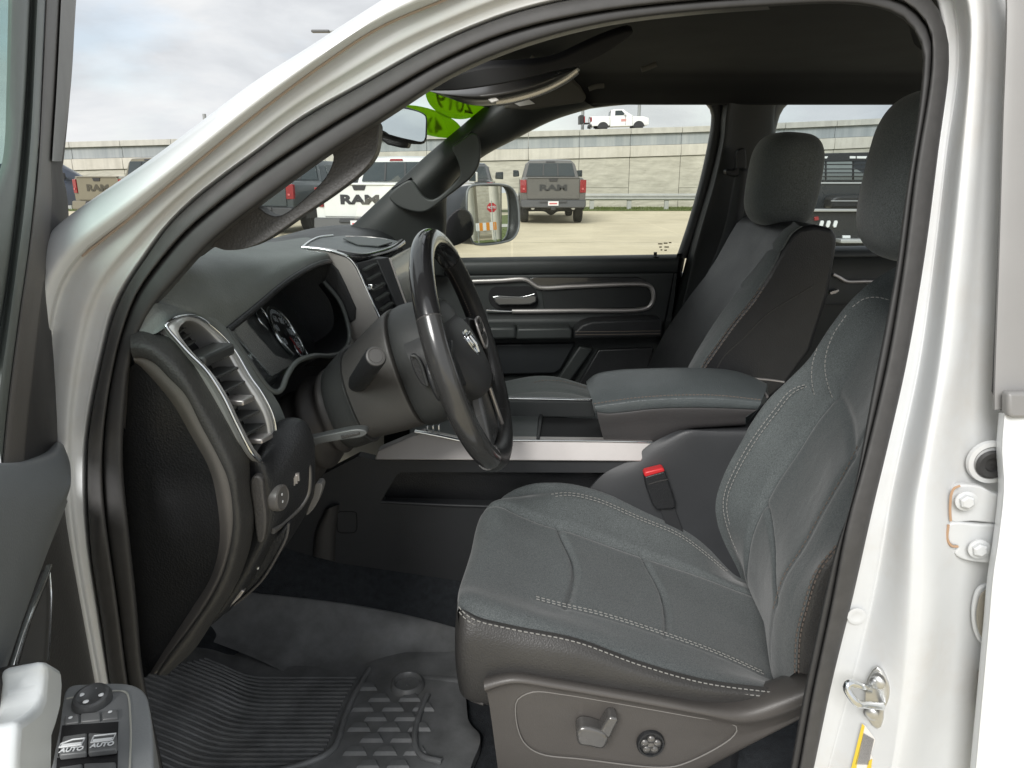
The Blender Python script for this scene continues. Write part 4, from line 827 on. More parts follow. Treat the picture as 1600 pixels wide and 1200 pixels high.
# ================================================================== centre console
con = empty('center_console', (0, 0, 0), truck)
cm = mat('console_dark_plastic', (0.03641, 0.0383, 0.04143), .5, bump=('leather', 480, .25, .0005), var=(12, .06))
hole = [(626, 738), (660, 737.5), (945, 738.5), (948, 741), (925, 768), (905, 792), (800, 791), (600, 786), (596, 782), (612, 755), (620, 742)]
outer = [(560, 713), (585, 719), (1000, 722), (1100, 722), (1100, 960), (900, 953), (720, 908), (600, 890), (530, 880), (460, 861), (430, 850), (430, 780)]
ho = A(hole, -.125); ou = A(outer, -.125)
plate('side_panel', ou+[ou[0]]+[ho[0]]+ho[::-1], (0, .03, 0), cm, con, 0)
plate('pocket_back', A([(560, 715), (1000, 715), (1000, 830), (560, 830)], -.075), (0, .01, 0), M['black'], con, 0)
tube('pocket_lip', [p+V3((0, -.001, 0)) for p in A([(596, 784), (700, 789), (800, 792)], -.125)], .004, cm, con, 8, n=30)
ss = [(585, 719), (590, 704), (640, 683), (660, 676), (716, 688), (800, 688.5), (945, 690), (1022, 691.5), (1002, 721.5)]
sY = [-.136, -.13, -.120, -.118, -.118, -.118, -.118, -.118, -.136]
plate('silver_strip', [at(u, v, y) for (u, v), y in zip(ss, sY)], (0, .03, 0), mat('console_satin_strip', (.46, .435, .42), .42, metal=.55, var=(20, .03)), con, .003)
tube('strip_highlight', A([(720, 687.5), (800, 688), (945, 689.3), (1020, 691)], -.119), .0022, M['chrome'], con, 8, n=30)
plate('far_wall', A([(640, 626), (925, 628), (930, 652), (640, 650)], .112), (0, .02, 0), mat('console_inner_grey', (0.048, 0.052, 0.0528), .5), con, .002)
tube('far_trim', A([(640, 621), (795, 622.5), (925, 625)], .115), .0036, M['chrome'], con, 8, n=20)
plate('tray_floor', [at(640, 648, .114), at(842, 650, .114), at(838, 688, -.114), at(640, 686, -.114)], (0, 0, -.008), mat('tray_rubber_grey', (0.092, 0.1, 0.1), .4, var=(30, .08)), con, .001)
plate('cup_well', [at(843, 652, .105), at(940, 654, .105), at(950, 688, -.110), at(838, 687, -.110)], (0, 0, -.01), M['deep'], con, .001)
plate('well_edge', [at(843, 651, .108), at(848, 651, .108), at(843, 688, -.113), at(838, 688, -.113)], (0, 0, .006), M['black'], con, .001)
for k in range(3): box('shift_detent', at(668+9*k, 671-k, -.10), (.004, .012, .018), M['chrome'], con, .001)
tube('shift_gate', A([(648, 674), (662, 676.5), (690, 682), (718, 688)], -.119), .0045, M['chrome'], con, 8, n=24)
# armrest
Ar = [[(945, 690), (985, 691.5), (1022, 692), (1045, 682), (1075, 671), (1120, 667), (1165, 664)], [(938, 668), (980, 664), (1020, 660), (1060, 657), (1100, 655), (1165, 652)],
      [(933, 645), (950, 647), (980, 644.5), (1020, 640), (1070, 638), (1120, 638.5), (1182, 641)], [(930, 637), (960, 634), (1000, 629), (1060, 626), (1120, 626.5), (1188, 632)],
      [(928, 631), (960, 626), (1000, 621), (1060, 617.5), (1120, 617.8), (1190, 625)], [(920, 611), (955, 603), (1010, 598), (1080, 596), (1150, 601), (1196, 612)],
      [(916, 596), (930, 585), (960, 578.5), (1010, 575.5), (1080, 574.5), (1140, 578), (1175, 588), (1200, 600)]]
aY = [-.100, -.112, -.116, -.122, -.112, -.05, .06]
base = [A(Ar[k], aY[k]) for k in range(7)]
arm_ = empty('armrest', (0, 0, 0), con)
grid('armrest_base', [[p+V3((.012, .05, -.01)) for p in base[0]], base[0], base[1], base[2], [p+V3((.006, .012, .002)) for p in base[2]]], M['black'] if 0 else mat('armrest_base_plastic', (0.051, 0.0486, 0.0492), .45, bump=('leather', 500, .25, .0005), var=(10, .05)), arm_, n=50, per=5, ang=60)
far_ = [p+V3((.02, .045, -.05)) for p in base[6]]
grid('armrest_lid', [[p+V3((.004, .01, .0)) for p in base[2]], [p+V3((0, -.002, .003)) for p in base[2]], base[3], base[4], base[5], base[6], far_], M['pad'], arm_, n=60, per=6, ang=60)
fs = [b_[0] for b_ in base]+[far_[0]]
plate('armrest_front', fs, (.02, .01, 0), M['pad'], arm_, .003)
rs = [b_[-1] for b_ in base]+[far_[-1]]; plate('armrest_rear', rs, (-.02, .01, 0), M['pad'], arm_, 0)
stitch('armrest_stitching', [p+V3((0, -.0012, .0008)) for p in base[4]], M['thread_d'], arm_, .005, .003, .0008)
tube('armrest_seam', [p+V3((0, -.001, -.002)) for p in base[4]], .0012, M['black'], arm_, 6, n=60)
# rear flank of the console with its chamfered edge
f0 = [(905, 796), (920, 771), (948, 741), (987, 720), (1020, 694), (1042, 682), (1062, 673.5), (1100, 672), (1160, 671.5), (1240, 671)]
f1 = [(955, 830), (965, 800), (1000, 762), (1030, 735), (1055, 706), (1068, 692), (1080, 685), (1110, 683.5), (1160, 683), (1240, 683)]
f2 = [(1000, 960), (1030, 900), (1050, 860), (1070, 820), (1090, 790), (1110, 770), (1130, 765), (1150, 765), (1180, 765), (1240, 765)]
f3 = [(1000, 1000), (1040, 990), (1060, 970), (1080, 960), (1100, 950), (1120, 950), (1140, 950), (1160, 950), (1190, 950), (1240, 950)]
grid('console_flank', [A(f0, -.118), A(f0, -.128), A(f1, -.143), A(f2, -.145), A(f3, -.145)], cm, con, n=60, per=6, ang=40)
plate('console_core', A([(1000, 700), (1062, 676), (1240, 674), (1240, 960), (900, 950), (905, 800)], -.112), (0, .22, 0), cm, con, 0)
sqr = crom(A([(528, 801), (527, 806), (527, 827), (529, 831), (534, 832.5), (550, 832.5), (555, 831), (557, 827), (557, 806), (556, 801), (550, 799.5), (534, 799.5)], -.1255), 60, True)
tube('access_cover_gap', sqr, .0012, M['deep'], con, 6, closed=True)
grid('kick_panel', [A([(505, 795), (490, 830), (488, 868)], -.10), A([(512, 795), (497, 830), (492, 870)], -.145), A([(525, 790), (519, 830), (517, 876)], -.142), A([(532, 788), (527, 830), (525, 878)], -.118)], colm, con, n=16, per=6, ang=60)
# rear cup tray edge behind the armrest
tube('tray_edge', [at(1172, 591, .05), at(1205, 594, .05), at(1225, 597, .05)], .003, M['silver'], con, 8, n=14)
tube('tray_edge', [at(1180, 597, .04), at(1192, 610, -.02), at(1199, 620, -.06)], .003, M['silver'], con, 8, n=14)
# belt buckle
bk = empty('belt_buckle', (0, 0, 0), truck)
plate('buckle_body', A([(1007, 745), (1039, 736), (1046, 755), (1056, 785), (1056, 793), (1050, 796), (1026, 797), (1020, 790), (1011, 765)], -.165), (0, .028, 0), M['black'], bk, .004)
plate('release_button', A([(1006, 741), (1009, 737.5), (1034, 731.5), (1038, 732.5), (1039, 737), (1008, 746)], -.167), (0, .024, 0), M['red'], bk, .003)
tube('buckle_groove', A([(1013, 757), (1030, 752), (1044, 749)], -.1655), .0013, M['vinyl'], bk, 6, n=10)
plate('buckle_strap', A([(1032, 796), (1054, 794), (1068, 832), (1070, 860), (1052, 860), (1044, 830)], -.155), (0, .004, 0), M['belt'], bk, .001)
# ================================================================== floor carpet and rubber mat
cw0 = A([(440, 852), (462, 861), (530, 879), (600, 889), (720, 907), (900, 953), (1100, 1000)], -.122)
cw1 = A([(360, 918), (382, 927), (450, 936), (520, 945), (620, 962), (720, 987), (900, 1040), (1100, 1100)], -.175)
grid('tunnel_carpet', [[p+V3((0, .03, .02)) for p in cw0], cw0, cw1, [p+V3((0, -.004, -.10)) for p in cw1]], M['carpet'], truck, n=40, per=6, ang=60)
MZ = .555
mt = tag(empty('floor_mat', (.0, -.42, MZ)), 'black ribbed rubber mat lying in the driver footwell below the steering column', 'floor mat')
def lm(o):
    o.parent = mt; o.location = -mt.location; return o
fold = crom([atz(u, v, MZ) for u, v in [(372, 1012), (392, 1048), (402, 1090), (384, 1124), (345, 1168), (310, 1205), (270, 1250)]], 60)
def fx(y): return float(np.interp(-y, [-p.y for p in fold], [p.x for p in fold]))
sl_ = at(346.5, 1068, atz(403, 1090, MZ).y)-atz(403, 1090, MZ)
slope = sl_.z/-sl_.x
eg = [atz(u, v, MZ) for u, v in [(722, 1040), (724, 1056), (727, 1095), (730, 1126), (741, 1136), (750, 1147), (748, 1162), (736, 1190), (729, 1215), (722, 1260), (715, 1330)]]
def ex_(y): return float(np.interp(-y, [-p.y for p in eg], [p.x for p in eg]))
ys = np.linspace(-.235, -.66, 22)
rows = []
for y in ys:
    x0 = fx(y); rows.append([V3((x0-.42, y, MZ+.42*slope)), V3((x0-.25, y, MZ+.25*slope)), V3((x0-.08, y, MZ+.08*slope)), V3((x0-.02, y, MZ+.02*slope*.7)), V3((x0+.02, y, MZ+.001)), V3((x0+.10, y, MZ)), V3((ex_(y)-.02, y, MZ)), V3((ex_(y), y, MZ-.001)), V3((ex_(y)+.003, y, MZ-.02))])
mw = crom([p+V3((0, -.002, .003)) for p in cw1], 8)
wall0 = [p for p in cw1]
lm(grid('mat_base', rows, M['mat'], None, n=60, per=3, ang=60))
wb0 = [atz(u, v, MZ) for u, v in [(330, 1000), (400, 1022), (470, 1040), (530, 1048), (580, 1046), (650, 1052), (720, 1058), (800, 1075)]]
wb0[0] += V3((-.03, -.02, .06)); wb0[1] += V3((0, 0, .02))
wm_ = [a.lerp(b, .45)+V3((0, -.012, -.02)) for a, b in zip(crom(cw1[:7], 8), wb0)]
lm(grid('mat_wall', [[p+V3((0, .006, -.004)) for p in cw1[:7]], [p+V3((0, -.004, .004)) for p in cw1[:7]], wm_, wb0, [p+V3((0, -.03, -.004)) for p in wb0]], M['mat'], None, n=50, per=6, ang=60))
brd = [atz(u, v, MZ+.004) for u, v in [(577, 1046), (566, 1064), (555, 1083), (542, 1111), (534, 1135), (529, 1152), (521, 1169), (504, 1182), (480, 1192), (440, 1203), (400, 1212)]]
lm(tube('border_rib', brd, .0065, M['mat'], None, 8, n=60))
bc = crom(brd, 60)
def bx_(y): return float(np.interp(-y, [-p.y for p in bc], [p.x for p in bc]))
yv = atz(500, 1061, MZ).y; k = 0
while yv > -.66:
    x0 = fx(yv); x1 = bx_(yv)-.016; ll = .10+.012*min(k, 16)
    if x1 > x0+.012:
        pts = [V3((x0-ll, yv, MZ+ll*slope+.002)), V3((x0-.07, yv, MZ+.07*slope+.002)), V3((x0-.02, yv, MZ+.02*slope*.75+.002)), V3((x0+.015, yv, MZ+.0025)), V3((x0+.05, yv, MZ+.002)), V3((x1, yv, MZ+.002))]
    else:
        pts = [V3((x0-ll, yv, MZ+ll*slope+.002)), V3((x0-.07, yv, MZ+.07*slope+.002)), V3((x0-.02, yv, MZ+.02*slope*.75+.002)), V3((x0+.01, yv, MZ+.002))]
    lm(tube('rib', pts, .0034, M['mat'], None, 6, n=22)); yv -= .0118; k += 1
# raised tread blocks
tb = None; kk = 0
for r_, v in enumerate((1074, 1091, 1106, 1121, 1137, 1154, 1174, 1196)):
    for c_ in range(4):
        u = 574-3.0*r_+47*c_+(23 if r_ % 2 else 0)
        if u > 690-6*r_ or (r_ == 0 and 600 < u < 680) or u < 556-5*r_+8: continue
        p = atz(u, v, MZ)
        w, h = .023, .011
        V = [V3((-w, -h, 0)), V3((w, -h, 0)), V3((w*.55, h, 0)), V3((-w*.55, h, 0)), V3((-w*.8, -h*.5, .005)), V3((w*.8, -h*.5, .005)), V3((w*.45, h*.7, .006)), V3((-w*.45, h*.7, .006))]
        if tb is None:
            tb = mk('tread_block', V, [(0, 1, 5, 4), (1, 2, 6, 5), (2, 3, 7, 6), (3, 0, 4, 7), (4, 5, 6, 7)], M['mat'], mt, 20); o = tb
        else:
            o = tb.copy(); COL.objects.link(o); o.parent = mt
        o.location = p-mt.location; kk += 1
gp = atz(637, 1072, MZ)
lm(lathe('mat_anchor', [(.036, 0), (.033, .010), (.029, .013), (.026, .010), (.025, .002), (.003, .002), (.002, .005), (.0005, .005)], gp, (0, 0, 1), M['mat'], None, 36))
lm(tube('border_rib', [atz(u, v, MZ+.004) for u, v in [(668, 1086), (660, 1104), (654, 1120), (648, 1148), (651, 1170), (661, 1182), (690, 1190)]], .006, M['mat'], None, 8, n=40))
ed_ = [atz(u, v, MZ+.006) for u, v in [(722, 1055), (727, 1095), (728, 1128), (740, 1137), (750, 1146), (748, 1160), (735, 1190), (728, 1215), (680, 1260), (672, 1200), (662, 1160), (670, 1100)]]

# ================================================================== driver seat
seat = empty('driver_seat', (0, 0, 0), truck)
def drop(l, Y, dx=.012, dz=-.10):
    P = A(l, Y); return [P[0]+V3((dx, 0, dz))]+P
C1 = drop([(790, 788), (802, 774), (830, 761), (865, 759.5), (900, 765), (960, 785), (1040, 825), (1090, 850), (1150, 905)], -.13)
C2 = drop([(772, 792), (790, 780), (815, 776), (850, 771), (885, 769), (930, 778), (1000, 807), (1060, 832), (1100, 860), (1150, 906)], -.165)
C3 = drop([(746, 830), (752, 805), (765, 788), (782, 786), (815, 800), (860, 817), (900, 828), (1000, 864), (1080, 890), (1152, 918)], -.25)
C5 = drop([(717, 930), (722, 910), (735, 905), (760, 909), (790, 919), (840, 937), (940, 962), (1030, 990), (1120, 1022), (1205, 1060)], -.53)
C4 = [(a*.52+b*.48)+V3((0, 0, -.008 if i > 3 else .004)) for i, (a, b) in enumerate(zip(crom(C3, 30), crom(C5, 30)))]
C6 = drop([(715, 944), (720, 930), (735, 930), (760, 938), (800, 951), (900, 979), (1000, 1014), (1100, 1046), (1208, 1070)], -.605)
C7 = drop([(715, 955), (718, 950), (724, 957), (742, 970), (800, 985), (900, 1005), (1000, 1041), (1100, 1069), (1210, 1084)], -.645)
def cush(U, Vv):
    g = np.zeros(np.broadcast(U, Vv).shape)
    ins = 1/(1+np.exp(-(Vv-3.05)*14))*1/(1+np.exp((Vv-4.98)*14))
    for s0, k in ((.40, .05), (.635, .03)):
        c = s0+.02*np.sin((Vv-3)*1.57)
        g -= .012*np.exp(-((U-c)/.007)**2)*ins
        g += .002*np.exp(-((U-c)/.05)**2)*ins
    on = np.clip((U-.17)/.05, 0, 1)
    g -= .016*np.exp(-((Vv-3.0)/.08)**2)*on
    g -= .003*np.exp(-((Vv-5.0)/.06)**2)*np.clip((U-.30)/.08, 0, 1)
    return g
ROWS = [[q for q in r_]+[r_[-1]+V3((.03, 0, -.012)), r_[-1]+V3((.07, 0, -.03))] for r_ in ([p+V3((0, .012, -.16)) for p in C1], C1, C2, C3, C4, C5, C6, C7)]
def press(rows, f, m_, name, par, n=230, per=18, want=V3((0, 0, 1))):
    """sheet with seams pressed in against the direction it faces"""
    r = [crom(q, 12) for q in rows]; a = (r[len(r)//2][8]-r[len(r)//2][4]).cross(r[len(r)//2+1][6]-r[len(r)//2][6])
    sg = 1 if a.dot(want) > 0 else -1
    return grid(name, rows, m_, par, n=n, per=per, fn=lambda U, Vv: sg*f(U, Vv), ang=80)
def f_c(U, Vv): return cush(U, Vv)
cu = press(ROWS, f_c, M['fabric'], 'seat_cushion', seat)
# vinyl apron round the near side and front
T0 = Q([(748, 850, -.25), (728, 900, -.40), (716, 940, -.55), (715, 952, -.625), (722, 958, -.643), (742, 971, -.648), (800, 986, -.648), (900, 1006, -.648), (1000, 1042, -.648), (1100, 1070, -.648), (1212, 1085, -.645)])
T1 = Q([(746, 900, -.25), (726, 955, -.40), (713, 990, -.56), (712, 1000, -.635), (720, 1005, -.657), (742, 1010, -.660), (800, 1020, -.660), (900, 1035, -.660), (1000, 1062, -.658), (1100, 1084, -.655), (1212, 1092, -.648)])
T2 = Q([(748, 960, -.25), (730, 1010, -.40), (716, 1040, -.56), (714, 1050, -.63), (722, 1066, -.650), (745, 1075, -.655), (800, 1080, -.655), (900, 1095, -.655), (1000, 1110, -.655), (1100, 1120, -.65), (1212, 1100, -.645)])
T3 = Q([(752, 1000, -.25), (735, 1050, -.40), (724, 1080, -.56), (724, 1088, -.62), (735, 1095, -.640), (752, 1099, -.64), (800, 1110, -.64), (900, 1120, -.64), (1000, 1130, -.64), (1100, 1140, -.64), (1212, 1110, -.64)])
grid('seat_apron', [[p+V3((0, .01, .004)) for p in T0], T0, T1, T2, T3, [p+V3((.02, .04, 0)) for p in T3]], M['vinyl'], seat, n=90, per=6, ang=60)
tube('apron_piping', Q([(725, 1080, -.58), (735, 1092, -.625), (750, 1098, -.642), (756, 1100, -.645)]), .003, M['plastic_w'], seat, 8, n=20)
top7 = [p for p in C7[2:]]
stitch('seat_stitching', [p+V3((-.001, -.003, .0045)) for p in top7], M['thread'], seat, .006, .0035, .0007)
stitch('seat_stitching', [p+V3((0, -.0045, -.004)) for p in top7], M['thread'], seat, .006, .0035, .0007)
stitch('seat_stitching', [p+V3((0, .003, .0045)) for p in A([(838, 937), (880, 948), (940, 962), (1030, 990), (1120, 1022), (1195, 1055)], -.525)], M['thread'], seat, .006, .0035, .0007)
stitch('seat_stitching', [p+V3((0, -.004, .004)) for p in A([(838, 937), (880, 948), (940, 962), (1030, 990), (1120, 1022), (1195, 1055)], -.53)], M['thread'], seat, .006, .0035, .0007)
for q, y in (([(815, 797), (832, 785), (852, 776), (885, 770.5), (930, 778.5), (1000, 808), (1060, 833), (1100, 861), (1138, 893)], -.17), ([(821, 800), (836, 789), (856, 780), (887, 774.5), (930, 782.5), (1000, 812), (1060, 837), (1100, 865), (1134, 894)], -.178)):
    stitch('seat_stitching', [p+V3((-.002, -.004, .003)) for p in A(q, y)], M['thread'], seat, .006, .0035, .0007)
# plastic side cover with the switches
P0 = A([(765, 1050), (790, 1044), (807, 1043), (875, 1054), (976, 1071), (1044, 1081), (1094, 1087), (1150, 1085), (1212, 1066), (1275, 1044)], -.625)
P1 = A([(757, 1062), (785, 1055), (807, 1053), (875, 1063), (976, 1080), (1044, 1092), (1094, 1101), (1160, 1106), (1215, 1090), (1280, 1064)], -.668)
P2 = A([(757, 1078), (785, 1069), (807, 1066), (875, 1076), (976, 1093), (1044, 1105), (1094, 1114), (1165, 1125), (1220, 1112), (1284, 1084)], -.681)
P3 = A([(762, 1087), (788, 1078), (810, 1075), (878, 1085), (978, 1102), (1046, 1114), (1096, 1123), (1168, 1135), (1222, 1123), (1286, 1096)], -.674)
P4 = A([(770, 1140), (795, 1135), (820, 1130), (880, 1140), (970, 1150), (1030, 1150), (1080, 1150), (1140, 1150), (1205, 1135), (1286, 1102)], -.670)
P5 = A([(786, 1260), (815, 1260), (850, 1260), (900, 1260), (970, 1260), (1010, 1252), (1040, 1240), (1095, 1206), (1170, 1165), (1286, 1103)], -.664)
sc_ = grid('side_cover', [[p+V3((0, .03, -.02)) for p in P0], P0, P1, P2, P3, P4, P5, [p+V3((0, .05, -.01)) for p in P5]], mat('side_cover_plastic', (0.08048, 0.07392, 0.06856), .42, bump=('leather', 520, .25, .0005), var=(10, .05)), seat, n=80, per=6, ang=60)
cov0 = at(1000, 1150, -.670)
inl = crom(A([(806, 1100), (811, 1091), (834, 1081), (880, 1085), (942, 1095), (1077, 1119), (1143, 1131), (1152, 1138), (1142, 1154), (1064, 1195), (1030, 1199), (909, 1186), (845, 1178), (821, 1163), (809, 1138)], -.6735), 90, True)
tube('cover_outline', inl, .0011, mat('cover_line', (.20, .19, .18), .4), seat, 6, closed=True)
swm = mat('seat_switch_satin', (.16, .155, .15), .25, metal=.6, var=(30, .1))
plate('slide_switch', crom(A([(901, 1153), (902, 1143), (909, 1138), (920, 1138), (932, 1141), (945, 1147), (951, 1155), (947, 1167), (941, 1171.5), (920, 1168), (905, 1165)], -.700), 40, True), (0, .03, 0), swm, seat, .005)
plate('recline_switch', A([(935, 1148), (948, 1126), (953, 1121), (966, 1123), (966, 1128), (953, 1156), (944, 1152)], -.697), (0, .026, 0), swm, seat, .004)
rc = at(1016, 1160, -.673)
lathe('lumbar_ring', [(.0225, 0), (.0225, .004), (.021, .007), (.0185, .007), (.0175, .003), (.001, .003)], rc, (0.03, -1, .12), M['black'], seat, 32)
for k in range(5):
    a = 2*math.pi*k/5+.3; lathe('lumbar_pad', [(.0068, 0), (.0062, .003), (.003, .005), (.0005, .0052)], rc+V3((math.cos(a)*.0105, -.004, math.sin(a)*.0105)), (0, -1, .1), swm, seat, 14)
lathe('lumbar_pad', [(.006, 0), (.005, .004), (.0005, .0055)], rc+V3((0, -.004, 0)), (0, -1, .1), swm, seat, 14)
box('seat_base', (.20, -.38, .62), (.40, .44, .12), M['black'], seat, .02)
# backrest
B1 = A([(1165, 925), (1150, 895), (1128, 850), (1117, 815), (1116, 785), (1130, 740), (1160, 690), (1200, 627), (1235, 592), (1268, 558), (1300, 510), (1340, 460), (1395, 420), (1450, 402)], -.13)
B2 = A([(1172, 920), (1160, 885), (1143, 848), (1133, 815), (1132, 785), (1145, 745), (1172, 692), (1210, 642), (1240, 612), (1280, 572), (1312, 522), (1350, 478), (1400, 440), (1455, 420)], -.165)
B3 = A([(1176, 935), (1165, 905), (1166, 868), (1172, 832), (1183, 803), (1210, 750), (1240, 705), (1275, 655), (1305, 618), (1328, 585), (1352, 545), (1385, 500), (1420, 470), (1470, 450)], -.25)
B5 = A([(1208, 1065), (1204, 1040), (1203, 1000), (1210, 950), (1226, 900), (1256, 853), (1286, 798), (1320, 740), (1345, 690), (1368, 640), (1392, 580), (1420, 525), (1460, 490)], -.53)
B4 = [(a*.55+b*.45)+V3((.012, 0, 0)) for a, b in zip(crom(B3, 30), crom(B5, 30))]
B6 = A([(1226, 1062), (1224, 1040), (1225, 1000), (1235, 950), (1253, 905), (1281, 862), (1311, 815), (1340, 765), (1366, 705), (1392, 640), (1420, 575), (1460, 520)], -.60)
B7 = A([(1243, 1050), (1243, 1035), (1246, 990), (1256, 950), (1275, 893), (1310, 848), (1340, 808), (1370, 755), (1400, 690), (1430, 620), (1470, 560)], -.645)
def fb(U, Vv):
    Vv = Vv-1; g = np.zeros(np.broadcast(U, Vv).shape)
    low = 1/(1+np.exp((U-.62)*40))
    g -= .012*np.exp(-((Vv-2.0)/.09)**2)*low
    ins = 1/(1+np.exp(-(Vv-2.05)*14))*1/(1+np.exp((Vv-3.97)*14))
    g -= .010*np.exp(-((U-(.30-.035*(Vv-2)))/.009)**2)*ins
    g -= .008*np.exp(-((U-.635)/.013)**2)*ins; g += .004*ins*np.exp(-((U-.56)/.06)**2)
    g -= .003*np.exp(-((Vv-4.0)/.06)**2)
    return g
brows = [[p+V3((.10, .01, 0)) for p in B1], B1, B2, B3, B4, B5, B6, B7, [p+V3((.005, .004, 0)) for p in B7]]
press(brows, fb, M['fabric2'], 'backrest', seat, 150, 16, V3((-1, 0, .3)))
grid('backrest_side', [[p+V3((.002, .002, 0)) for p in B7], [p+V3((.02, -.006, -.0)) for p in B7], [p+V3((.09, -.004, 0)) for p in B7], [p+V3((.16, .03, 0)) for p in B7]], M['vinyl'], seat, n=40, per=4, ang=60)
for o_ in (.0, .006):
    stitch('backrest_stitching', [p+V3((-.002+o_, -.002, .0)) for p in B7], M['thread_d'], seat, .006, .0035, .0009)
s1 = [(1157, 872), (1141, 835), (1131, 795), (1133, 770), (1146, 738), (1172, 692), (1208, 643), (1236, 610), (1262, 600)]
for d in (0, 5.5):
    stitch('backrest_stitching', [p+V3((-.003, -.006, .002)) for p in A([(u+d, v+d*.4) for u, v in s1], -.172)], M['thread'], seat, .006, .0035, .0007)
stitch('backrest_stitching', [p+V3((-.004, -.004, .002)) for p in A([(1278, 545), (1271, 570), (1270, 595), (1276, 625), (1285, 648)], -.20)], M['thread'], seat, .006, .0035, .0007)
stitch('backrest_stitching', [p+V3((-.006, -.004, .004)) for p in A([(1325, 495), (1305, 525), (1294, 555), (1292, 580), (1297, 605), (1304, 625)], -.24)], M['thread'], seat, .006, .0035, .0007)
stitch('backrest_stitching', [p+V3((-.006, -.004, .004)) for p in A([(1335, 482), (1352, 470), (1372, 467), (1395, 472)], -.26)], M['thread'], seat, .006, .0035, .0006)
stitch('backrest_stitching', [p+V3((-.004, -.004, .001)) for p in B5[3:9]], M['thread_d'], seat, .006, .0035, .0006)
def headrest(par, c, rx, ry, rz, tilt, m_, p=3.2, nose=.25):
    rows = []; T = Matrix.Rotation(tilt, 3, 'Y'); K = 40
    for i in range(15):
        f = -math.pi/2+math.pi*i/14; z = math.copysign(abs(math.sin(f))**(2/3.4), math.sin(f))*rz; w = max(abs(math.cos(f))**(2/3.4), .02)
        row_ = []
        for k in range(K):
            t = 2*math.pi*k/K; cx, cy = math.cos(t), math.sin(t)
            x = math.copysign(abs(cx)**(2/p), cx)*rx*w; y = math.copysign(abs(cy)**(2/p), cy)*ry*w
            if x < 0: x *= 1+nose*(1-(y/ry)**2)*w
            row_.append(V3(c)+T @ V3((x, y, z)))
        rows.append(row_)
    return grid('headrest', rows, m_, par, n=K, per=3, closeU=True, ang=80)
headrest(seat, (.712, -.38, 1.572), .085, .135, .142, R(6), M['fabric'])
for y in (-.44, -.32): tube('headrest_post', [(.73, y, 1.36), (.725, y, 1.48)], .007, M['chrome'], seat, 10)
# ================================================================== passenger seat
ps = empty('passenger_seat', (0, 0, 0), truck)
D1 = A([(1005, 640), (1025, 572), (1045, 520), (1075, 475), (1108, 432), (1130, 402), (1160, 375), (1186, 352), (1215, 340)], .60)
D2 = A([(1015, 640), (1033, 572), (1052, 523), (1084, 478), (1116, 442), (1143, 407), (1171, 379), (1196, 355), (1225, 342)], .55)
D3 = A([(1022, 640), (1043, 572), (1066, 523), (1100, 478), (1128, 442), (1152, 410), (1178, 381), (1202, 357), (1230, 343)], .48)
D4 = A([(1034, 640), (1056, 572), (1082, 523), (1113, 480), (1140, 442), (1165, 410), (1189, 382), (1209, 358), (1235, 345)], .37)
D5 = A([(1046, 640), (1070, 572), (1095, 530), (1121, 492), (1148, 455), (1174, 420), (1198, 385), (1218, 359), (1240, 346)], .26)
D6 = A([(1058, 640), (1082, 572), (1110, 530), (1138, 492), (1163, 458), (1186, 424), (1208, 387), (1226, 361), (1244, 349)], .17)
D7 = A([(1070, 640), (1094, 572), (1119, 535), (1143, 502), (1172, 466), (1196, 430), (1219, 388), (1234, 364), (1250, 353)], .125)
def fpz(U, Vv):
    Vv = Vv-1; g = np.zeros(np.broadcast(U, Vv).shape)
    g -= .006*np.exp(-((Vv-2.0)/.12)**2)*(1/(1+np.exp((U-.6)*40))); g -= .006*np.exp(-((Vv-4.0)/.12)**2)*(1/(1+np.exp((U-.6)*40)))
    g -= .006*np.exp(-((U-.60-.03*np.abs(Vv-3))/.014)**2)*np.clip(1-np.abs(Vv-3.2)/2, 0, 1)
    g -= .004*np.exp(-((U-.85)/.012)**2)
    return g
press([[p+V3((.1, .02, 0)) for p in D1], D1, D2, D3, D4, D5, D6, D7, [p+V3((.01, .003, 0)) for p in D7]], fpz, M['fabric2'], 'backrest', ps, 110, 10, V3((-1, 0, .3)))
plate('backrest_shell', A([(1094, 574), (1120, 538), (1144, 505), (1174, 468), (1197, 433), (1221, 391), (1236, 367), (1250, 355), (1275, 351), (1300, 356), (1308, 367), (1309, 380), (1306, 400), (1296, 460), (1268, 548), (1226, 606), (1160, 660), (1040, 700), (1060, 640)], .128), (0, .45, 0), M['black'], ps, .012)
for d in (0, 6): stitch('backrest_stitching', [p+V3((-.001, -.003, 0)) for p in A([(1096+d, 574), (1121+d, 538), (1145+d, 505), (1174+d, 470), (1190+d, 445)], .124)], M['thread_d'], ps, .007, .004, .0009)
tube('shell_seam', A([(1120, 576), (1132, 556), (1160, 530), (1200, 490), (1235, 468), (1268, 448)], .1275), .0014, M['vinyl'], ps, 6, n=30)
for d in (0, 6): stitch('backrest_stitching', [p+V3((-.004, -.006, .002)) for p in A([(1030+d, 572), (1048+d, 523), (1081+d, 477), (1100+d, 458), (1116+d, 448)], .56)], M['thread_d'], ps, .007, .004, .0009)
stitch('backrest_stitching', [p+V3((-.004, -.006, .002)) for p in A([(1172, 374), (1190, 374), (1210, 382)], .42)], M['thread'], ps, .007, .004, .0007)
headrest(ps, (.724, .38, 1.563), .072, .122, .122, R(5), M['fabric'])
for y in (.32, .44): tube('headrest_post', [(.75, y, 1.36), (.745, y, 1.47)], .007, M['chrome'], ps, 10)
